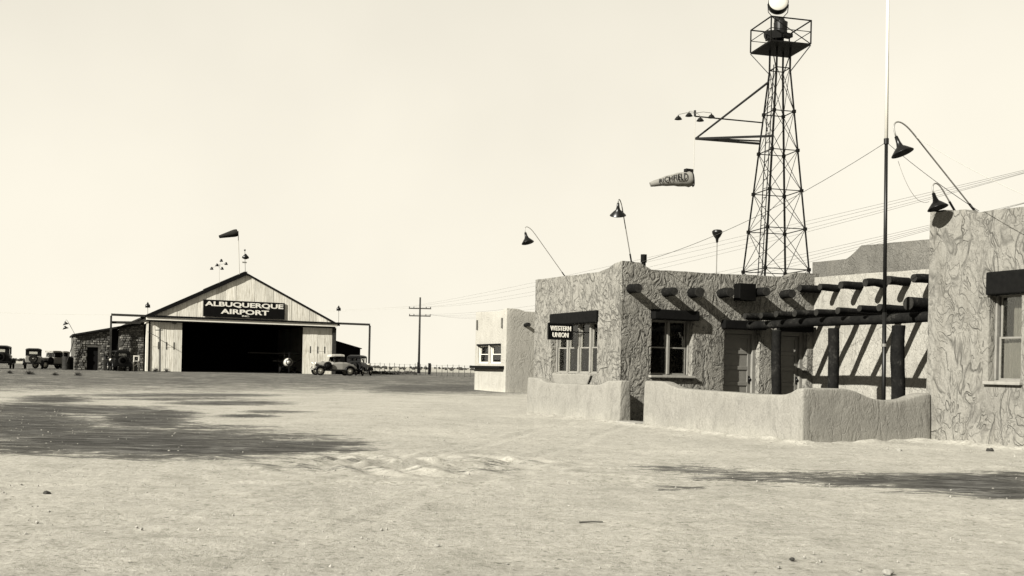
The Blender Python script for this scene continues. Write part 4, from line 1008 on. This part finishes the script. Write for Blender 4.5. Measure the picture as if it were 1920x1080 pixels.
def make_car(kindc, body, top, label, fend='car_black', spare_rear=True):
    c = thing('parked_car', label, 'car', (0, 0, 0), 'cars parked by the hangar')
    loft([(.55, .42, .52, 1.12, 0), (1.6, .33, .55, 1.10, 0), (1.72, .30, .58, 1.07, 0)]).build('hood', body, c, smooth=False, bevel=.02)
    MB().box((1.75, 0, .82), (.05, .54, .52), CAX).build('radiator', 'chrome', c, bevel=.03)
    if kindc == 'roadster':
        loft([(.55, .44, .5, 1.14, 0), (.2, .60, .45, 1.16, 0), (-.6, .66, .45, 1.20, 0), (-1.1, .62, .45, 1.14, 0), (-1.7, .50, .5, .95, 0), (-1.98, .36, .55, .74, 0)]).build('body', body, c)
        r_ = loft([(.38, .60, 1.70, 1.78, 0), (.1, .62, 1.72, 1.82, 0), (-.5, .62, 1.72, 1.83, 0), (-.78, .60, 1.62, 1.80, 0)])
        r_.build('roof', 'canvas_pale', c); loft([(-.42, .60, 1.18, 1.74, 0), (-.80, .58, 1.16, 1.74, 0)]).build('rear_quarter', top, c)
        for y in (-.58, .58): MB().bar((.22, y, 1.14), (.10, y, 1.74), .05).build('windshield_post', 'car_black', c)
        MB().box((.16, 0, 1.43), (.02, 1.1, .5), CAX).build('windshield', 'glass', c); MB().box((-.2, 0, 1.35), (.5, 1.0, .4), CAX).build('seat', 'canvas_dark', c, bevel=.05)
    else:
        loft([(.55, .44, .5, 1.14, 0), (.3, .64, .45, 1.2, 0), (-.6, .68, .45, 1.22, 0), (-1.5, .67, .45, 1.20, 0), (-1.72, .62, .5, 1.15, 0)]).build('body', body, c)
        m_ = MB()
        for x in (.28, -.55, -1.62):
            for y in (-.60, .60): m_.box((x, y, 1.42), (.09 if x > -1 else .22, .06, .52), CAX)
        m_.build('pillar', top, c)
        rr = MB(); hw = .60
        rr.box((-1.70, 0, 1.26), (.06, 1.2, .14), CAX); rr.box((-1.70, 0, 1.61), (.06, 1.2, .14), CAX)
        for y in (-.47, .47): rr.box((-1.70, y, 1.43), (.06, .28, .22), CAX)
        rr.build('rear_panel', top, c)
        loft([(.42, .60, 1.66, 1.76, 0), (.1, .66, 1.66, 1.84, 0), (-1.2, .67, 1.66, 1.86, 0), (-1.72, .62, 1.62, 1.80, 0), (-1.78, .58, 1.62, 1.74, 0)]).build('roof', top, c)
        MB().box((.30, 0, 1.42), (.02, 1.15, .46), CAX).build('windshield', 'glass', c); MB().box((-1.70, 0, 1.43), (.015, .66, .21), CAX).build('rear_window', 'glass', c)
        MB().box((-.3, 0, .95), (.5, 1.1, .3), CAX).build('seat', 'canvas_dark', c, bevel=.05)
    for y in (-.70, .70):
        fender(c, 1.35, y, .47, fend, .25, math.pi*.93, [(.70, y, .55), (.55, y, .42)]); fender(c, -1.25, y, .47, fend, .35, math.pi*1.02)
        MB().box((-.25, y, .40), (1.55, .26, .05), CAX).build('running_board', fend, c, bevel=.01)
        wheel('chrome', (1.35, y, .38), c); wheel('chrome', (-1.25, y, .38), c)
        hl = MB().lathe((1.78, y*.62, .98), -VX, [(0, .001), (0, .13), (.03, .145), (.12, .12), (.22, .03)], 16).build('headlight', 'chrome', c, smooth=True)
    MB().box((0, 0, .48), (3.4, .8, .12), CAX).build('chassis', 'car_black', c)
    for z in (.50, .60): MB().bar((1.98, -.72, z), (1.98, .72, z), .03, .06).build('bumper', 'chrome', c)
    MB().bar((-1.95, -.70, .55), (-1.95, .70, .55), .03, .08).build('bumper', 'car_black', c)
    if spare_rear:
        s_ = MB().lathe((-1.82, 0, .92), -VX, [(0, .25), (0, .35), (.03, .38), (.09, .38), (.12, .35), (.12, .25)], 22).build('spare_wheel', 'rubber', c, smooth=True)
        MB().lathe((-1.80, 0, .92), -VX, [(.02, .26), (.05, .05), (.09, .05), (.09, .001)], 16).build('hub', body, s_, smooth=True)
    else:
        for y in (-.72, .72):
            s_ = MB().lathe((.72, y-.06, .80), VY, [(0, .25), (0, .35), (.03, .38), (.09, .38), (.12, .35), (.12, .25)], 22).build('spare_wheel', 'rubber', c, smooth=True)
            MB().lathe((.72, y-.05, .80), VY, [(0, .001), (-.02, .08), (.03, .26), (.08, .26), (.12, .08), (.12, .001)], 16).build('hub', fend, s_, smooth=True)
    return c
def place(c, p, fwd, s=1.0):
    f = Vector(fwd); c.location = Vector((p.x, p.y, gzf(p))); c.rotation_euler = (0, 0, math.atan2(f.y, f.x)); c.scale = (s, s, s); return c
Yc_ = 92.0
rd = make_car('roadster', 'car_cream', 'car_black', 'cream roadster with black fenders and side spare wheel parked by the right hangar door', spare_rear=False)
place(rd, at(625, 700, 88.5), -BX*1.0-AX*.05, 1.02)
dk = make_car('sedan', 'car_black', 'car_black', 'black sedan half hidden behind the tail of the cream roadster')
place(dk, at(673, 700, 92.6), (BX*.55+AX*.85), 1.0)
c1 = copy_tree(dk); c1['label'] = 'black sedan seen from behind, at the end of the row left of the stone annex'
place(c1, at(4, 692, 88), AX*1.0+BX*.06, 1.08)
c2 = make_car('sedan', 'car_cream', 'car_black', 'cream sedan with black top and rear spare wheel, beside a black sedan')
place(c2, at(63, 692, 92), AX*1.0+BX*.02, 1.0)
c3 = copy_tree(rd); c3['label'] = 'roadster parked nose out between the cream sedan and the barrels'
place(c3, at(97, 690, 97), -AX*.6-BX*.75, .95)
c3b = make_car('roadster', 'car_grey', 'car_black', 'grey roadster parked behind the dark barrels near the stone annex', spare_rear=False)
place(c3b, at(112, 690, 100), -AX*.7-BX*.5, .95)
c4 = copy_tree(dk); c4['label'] = 'black sedan parked in front of the tall dark recess of the stone annex'
place(c4, at(223, 697, 88.5), AX*1.0-BX*.1, .98)
# barrels, stand, bits in front of the annex
for i, (u, Yb, hh_) in enumerate(((124, 90, 1.15), (131, 90.6, 1.1))):
    p = at(u, 692, Yb); p.z = gzf(p)
    t = thing('oil_drum', ['upright dark oil drum standing next to the grey roadster', 'upright dark oil drum touching the short thick post'][i], 'drum', p, 'oil drums at the annex corner')
    MB().lathe(p, ZX, [(0, .001), (0, .34), (.03, .36), (hh_*.33, .345), (hh_*.35, .365), (hh_*.37, .345), (hh_*.66, .345), (hh_*.68, .365), (hh_*.70, .345), (hh_-.03, .36), (hh_, .35), (hh_-.03, .32), (hh_-.03, .001)], 20).build('drum_body', 'barrel_paint', t, smooth=False)
    MB().cyl(p+ZX*(hh_-.03)+Vector((.18, 0, 0)), p+ZX*(hh_+.02)+Vector((.18, 0, 0)), .05).build('bung', 'black_metal', t)
p = at(133, 692, 91.5); p.z = gzf(p); tag(MB().cyl(p-ZX*.2, p+ZX*1.2, .13, .12).build('gate_post', 'pole_wood', None, origin=p), 'short thick post beside the oil drums', 'post')
p = at(255, 696, 90.0); p.z = gzf(p); t = thing('white_stand', 'white painted open frame stand against the stone annex wall', 'stand', p)
for s_ in (-1, 1): MB().bar(p+BX*.22*s_, p+BX*.20*s_+ZX*1.4, .09).build('leg', 'white_paint', t)
MB().bar(p+BX*-.17+ZX*1.34, p+BX*.17+ZX*1.34, .10).build('rail', 'white_paint', t); MB().bar(p-BX*.16+ZX*.45, p+BX*.16+ZX*.75, .06).build('rail', 'white_paint', t); MB().bar(p-BX*.17+ZX*.9, p+BX*.17+ZX*.9, .05).build('rail', 'white_paint', t)
p = at(198, 696, 90); p.z = gzf(p); t = thing('fuel_pump', 'short dark fuel pump between the annex door and the tall recess', 'pump', p)
MB().box(p+ZX*.5, (.36, .36, 1.0)).build('cabinet', 'barrel_paint', t, bevel=.03); MB().lathe(p+ZX*1.0, ZX, [(0, .15), (.25, .15), (.3, .2), (.36, .1), (.38, .001)], 14).build('dial', 'black_metal', t); MB().tube([p+BX*.18+ZX*.8, p+BX*.35+ZX*.5, p+BX*.28+ZX*.25], .03).build('hose', 'rubber', t)
# tumbleweeds and dry brush near the hangar
def weed(p, r, label):
    mb = MB()
    for i in range(60):
        d = Vector((random.gauss(0, 1), random.gauss(0, 1), abs(random.gauss(0, .8)))).normalized(); q = p+d*r*random.uniform(.5, 1.0); m = p+d*r*.4+Vector((random.uniform(-1, 1), random.uniform(-1, 1), random.uniform(0, 1)))*r*.2
        mb.tube([p+ZX*.02, m, q], [.018, .012, .006], 4)
    o = mb.build('dry_weed', 'tumbleweed', None, origin=p); tag(o, label, 'weed', 'dry weeds by the hangar apron'); return o
for (u, v, Yw, r) in ((292, 697, 87.5, .5), (312, 698, 87, .45), (55, 703, 70, .45), (18, 702, 71, .3), (103, 704, 69, .3), (147, 704, 69, .35)):
    p = at(u, v, Yw); p.z = gzf(p); weed(p, r, 'dry dark weed clump in front of the left hangar door' if u > 200 else 'low dry weed clump on the bare ground before the parked cars')

# ------------------------------------------------------------------ telephone line
tp = at(785, 699, 120); tp.z = gzf(tp)
def tele(p, label, H=9.0, arm=VX, rot=0):
    t = thing('telephone_pole', label, 'pole', p, 'telephone line poles'); arm = Vector(arm).normalized()
    MB().cyl(p-ZX*.4, p+ZX*H, .15, .10, n=10).build('shaft', 'pole_wood', t, smooth=True)
    tips = []
    for dz, hw in ((1.32, 1.32), (2.2, 1.28)):
        MB().bar(p+ZX*(H-dz)-arm*hw, p+ZX*(H-dz)+arm*hw, .11, .13).build('crossarm', 'pole_wood', t)
        for x in (-.95, -.55, .55, .95):
            q = p+ZX*(H-dz+.06)+arm*hw*x; MB().lathe(q, ZX, [(0, .02), (.06, .05), (.14, .05), (.17, .001)], 8).build('insulator', 'black_metal', t); tips.append(q+ZX*.14)
    return t, tips
t1, tipsA = tele(tp, 'telephone pole with two crossarms on the open plain beyond the yard')
p2 = at(2075, 720, 29); p2.z = 0
t2, tipsB = tele(p2, 'telephone pole carrying the wires behind the tall right wing', 9.0, (BX*.2+AX*1.0))
MB().cyl(tp-ZX*.3+Vector((0, -.25, 0)), tp+ZX*1.3+Vector((0, -.25, 0)), .17).build('butt_post', 'dark_timber', t1)
p = at(805, 702, 112); p.z = gzf(p); tag(MB().cyl(p-ZX*.3, p+ZX*1.25, .16, .15).build('stub_post', 'dark_timber', None, origin=p), 'short thick black post standing beside the telephone pole', 'post')
def wire(p0, p1, sag, r, label, mat='wire', name='overhead_wire', grp='overhead wires'):
    pts = []
    for t in np.linspace(0, 1, 20):
        q = Vector(p0).lerp(Vector(p1), float(t)); q.z -= sag*4*t*(1-t); pts.append(q)
    o = MB().tube(pts, r, 5).build(name, mat, None, smooth=True, origin=p0); tag(o, label, 'wire', grp); return o
for i in range(8): wire(tipsA[i], tipsB[i], .3+.22*i, .0055, 'long telephone wire strung from the far pole past the adobe roofs')
pl0 = at(560, 640, 190); 
for i in (0, 3): wire(tipsA[i], tipsA[i]+Vector((-85, 30, .3)), 1.2, .010, 'faint telephone wire running on behind the hangar', 'wire_pale')
fj = fp+FL_*(zj-.05)
wire(fj, onb(1200, 492, 1.2), .25, .006, 'thin stay wire from the flagpole to the gate corner roof', grp='flagpole stay wires')
wire(fj, onb(1836, 396, 3.5), .05, .006, 'thin stay wire from the flagpole to the tall right wing', grp='flagpole stay wires')
wire(ona(1718, 257, a3), ona(1935, 372, a3-2.5), .05, .005, 'thin guy wire from the large gooseneck arm towards the right wing roof', 'wire_pale', grp='lamp guy wires')
wire(ona(1684, 302, a3), ona(1742, 378, -.25), .25, .004, 'slack lead hanging between the two gooseneck lamps', 'wire_pale', grp='lamp guy wires')

# ------------------------------------------------------------------ far fence and brush on the plain
fn = thing('wire_fence', 'low wire fence of thin posts across the open plain', 'fence', at(830, 700, 118))
q0, q1 = at(694, 700, 112), at(905, 702, 98)
prev = None
for i in range(22):
    q = q0.lerp(q1, i/21); q.z = gzf(q); hgt = 1.15+random.uniform(-.08, .08)
    MB().cyl(q-ZX*.3, q+ZX*hgt+VX*random.uniform(-.04, .04), .032, .028, n=7).build('post', 'fence_wood', fn)
    if prev:
        m_ = MB()
        for h in (.45, .8, 1.08): m_.cyl(prev+ZX*h, q+ZX*h, .006, n=4, cap=False)
        m_.build('strand', 'wire', fn)
    prev = q
def brush(name, n, ulo, uhi, Ylo, Yhi, hmin, hmax):
    mb = MB()
    for i in range(n):
        Yb = random.uniform(Ylo, Yhi); p = at(random.uniform(ulo, uhi), 690, Yb); p.z = gzf(p)-.05; r = random.uniform(hmin, hmax)
        for j in range(7):
            d = Vector((random.uniform(-1, 1), random.uniform(-1, 1), random.uniform(.4, 1))).normalized(); e = d.cross(Vector((random.random(), random.random(), random.random()))).normalized()
            q = p+d*r*.5; mb.add([p-e*r*.25, p+e*r*.25, q+e*r*.5+ZX*r*.3, q-e*r*.4+ZX*r*.35], [(0, 1, 2, 3)])
    return kind(mb.build(name, 'tumbleweed', None), 'stuff')
brush('far_brush', 1500, -200, 2100, 230, 900, .5, 1.3)
brush('sage_brush', 110, 690, 780, 108, 118, .18, .4)

# ------------------------------------------------------------------ loose stones and a stick
mb = MB()
for i in range(2600):
    Yp = 4.5+22*random.random()**1.3; Xp = random.uniform(-.62, .62)*Yp; r = random.choice([.003, .004, .005, .006, .009])*random.uniform(.7, 1.3)*(1+Yp*.04)
    p = Vector((Xp, Yp, 0)); a_, b_, _ = abz(p)
    if b_ > -.3 and a_ > -.5 or (b_ > 3.0): continue
    j = lambda: random.uniform(.6, 1.3)
    mb.add([p+Vector((r*j(), 0, 0)), p+Vector((0, r*j(), 0)), p+Vector((-r*j(), 0, 0)), p+Vector((0, -r*j(), 0)), p+Vector((0, 0, r*j()*.9)), p-ZX*r], [(0, 1, 4), (1, 2, 4), (2, 3, 4), (3, 0, 4), (1, 0, 5), (2, 1, 5), (3, 2, 5), (0, 3, 5)])
kind(mb.build('loose_gravel', 'pebble', None), 'stuff')
def rock(u, v, r, mat, label):
    p = gp(u, v); mb = MB(); mb.ball(p+ZX*r*.3, r, 9, 6, (1.2, .9, .7)); mb.v = [tuple(Vector(q)+Vector((noise.noise(Vector(q)*30), noise.noise(Vector(q)*31+Vector((5, 5, 5))), noise.noise(Vector(q)*29)))*r*.35) for q in mb.v]
    tag(mb.build('stone', mat, None, origin=p), label, 'stone', 'loose stones on the bare ground')
rock(1856, 846, .055, 'stone_dark', 'dark stone lying at the foot of the tall right wing')
rock(1832, 838, .03, 'stone_dark', 'small dark stone against the base of the tall right wing')
rock(1686, 846, .04, 'concrete', 'pale stone lying just outside the courtyard wall')
rock(1485, 1050, .018, 'stone_dark', 'small dark stone on open ground in front of the courtyard wall')
rock(820, 1024, .016, 'concrete', 'small pale stone on open sandy ground')
rock(1664, 1076, .03, 'concrete', 'pale flat stone at the edge of the open ground')
rock(88, 926, .03, 'stone_dark', 'dark clod on the sand in front of the oil-stained ground')
q0, q1 = gp(1086, 982), gp(1130, 981)
tag(MB().tube([q0+ZX*.012, q0.lerp(q1, .5)+ZX*.016, q1+ZX*.012], [.009, .008, .005], 6).build('stick', 'twig', None, origin=q0), 'thin dry stick lying on the sand', 'stick')
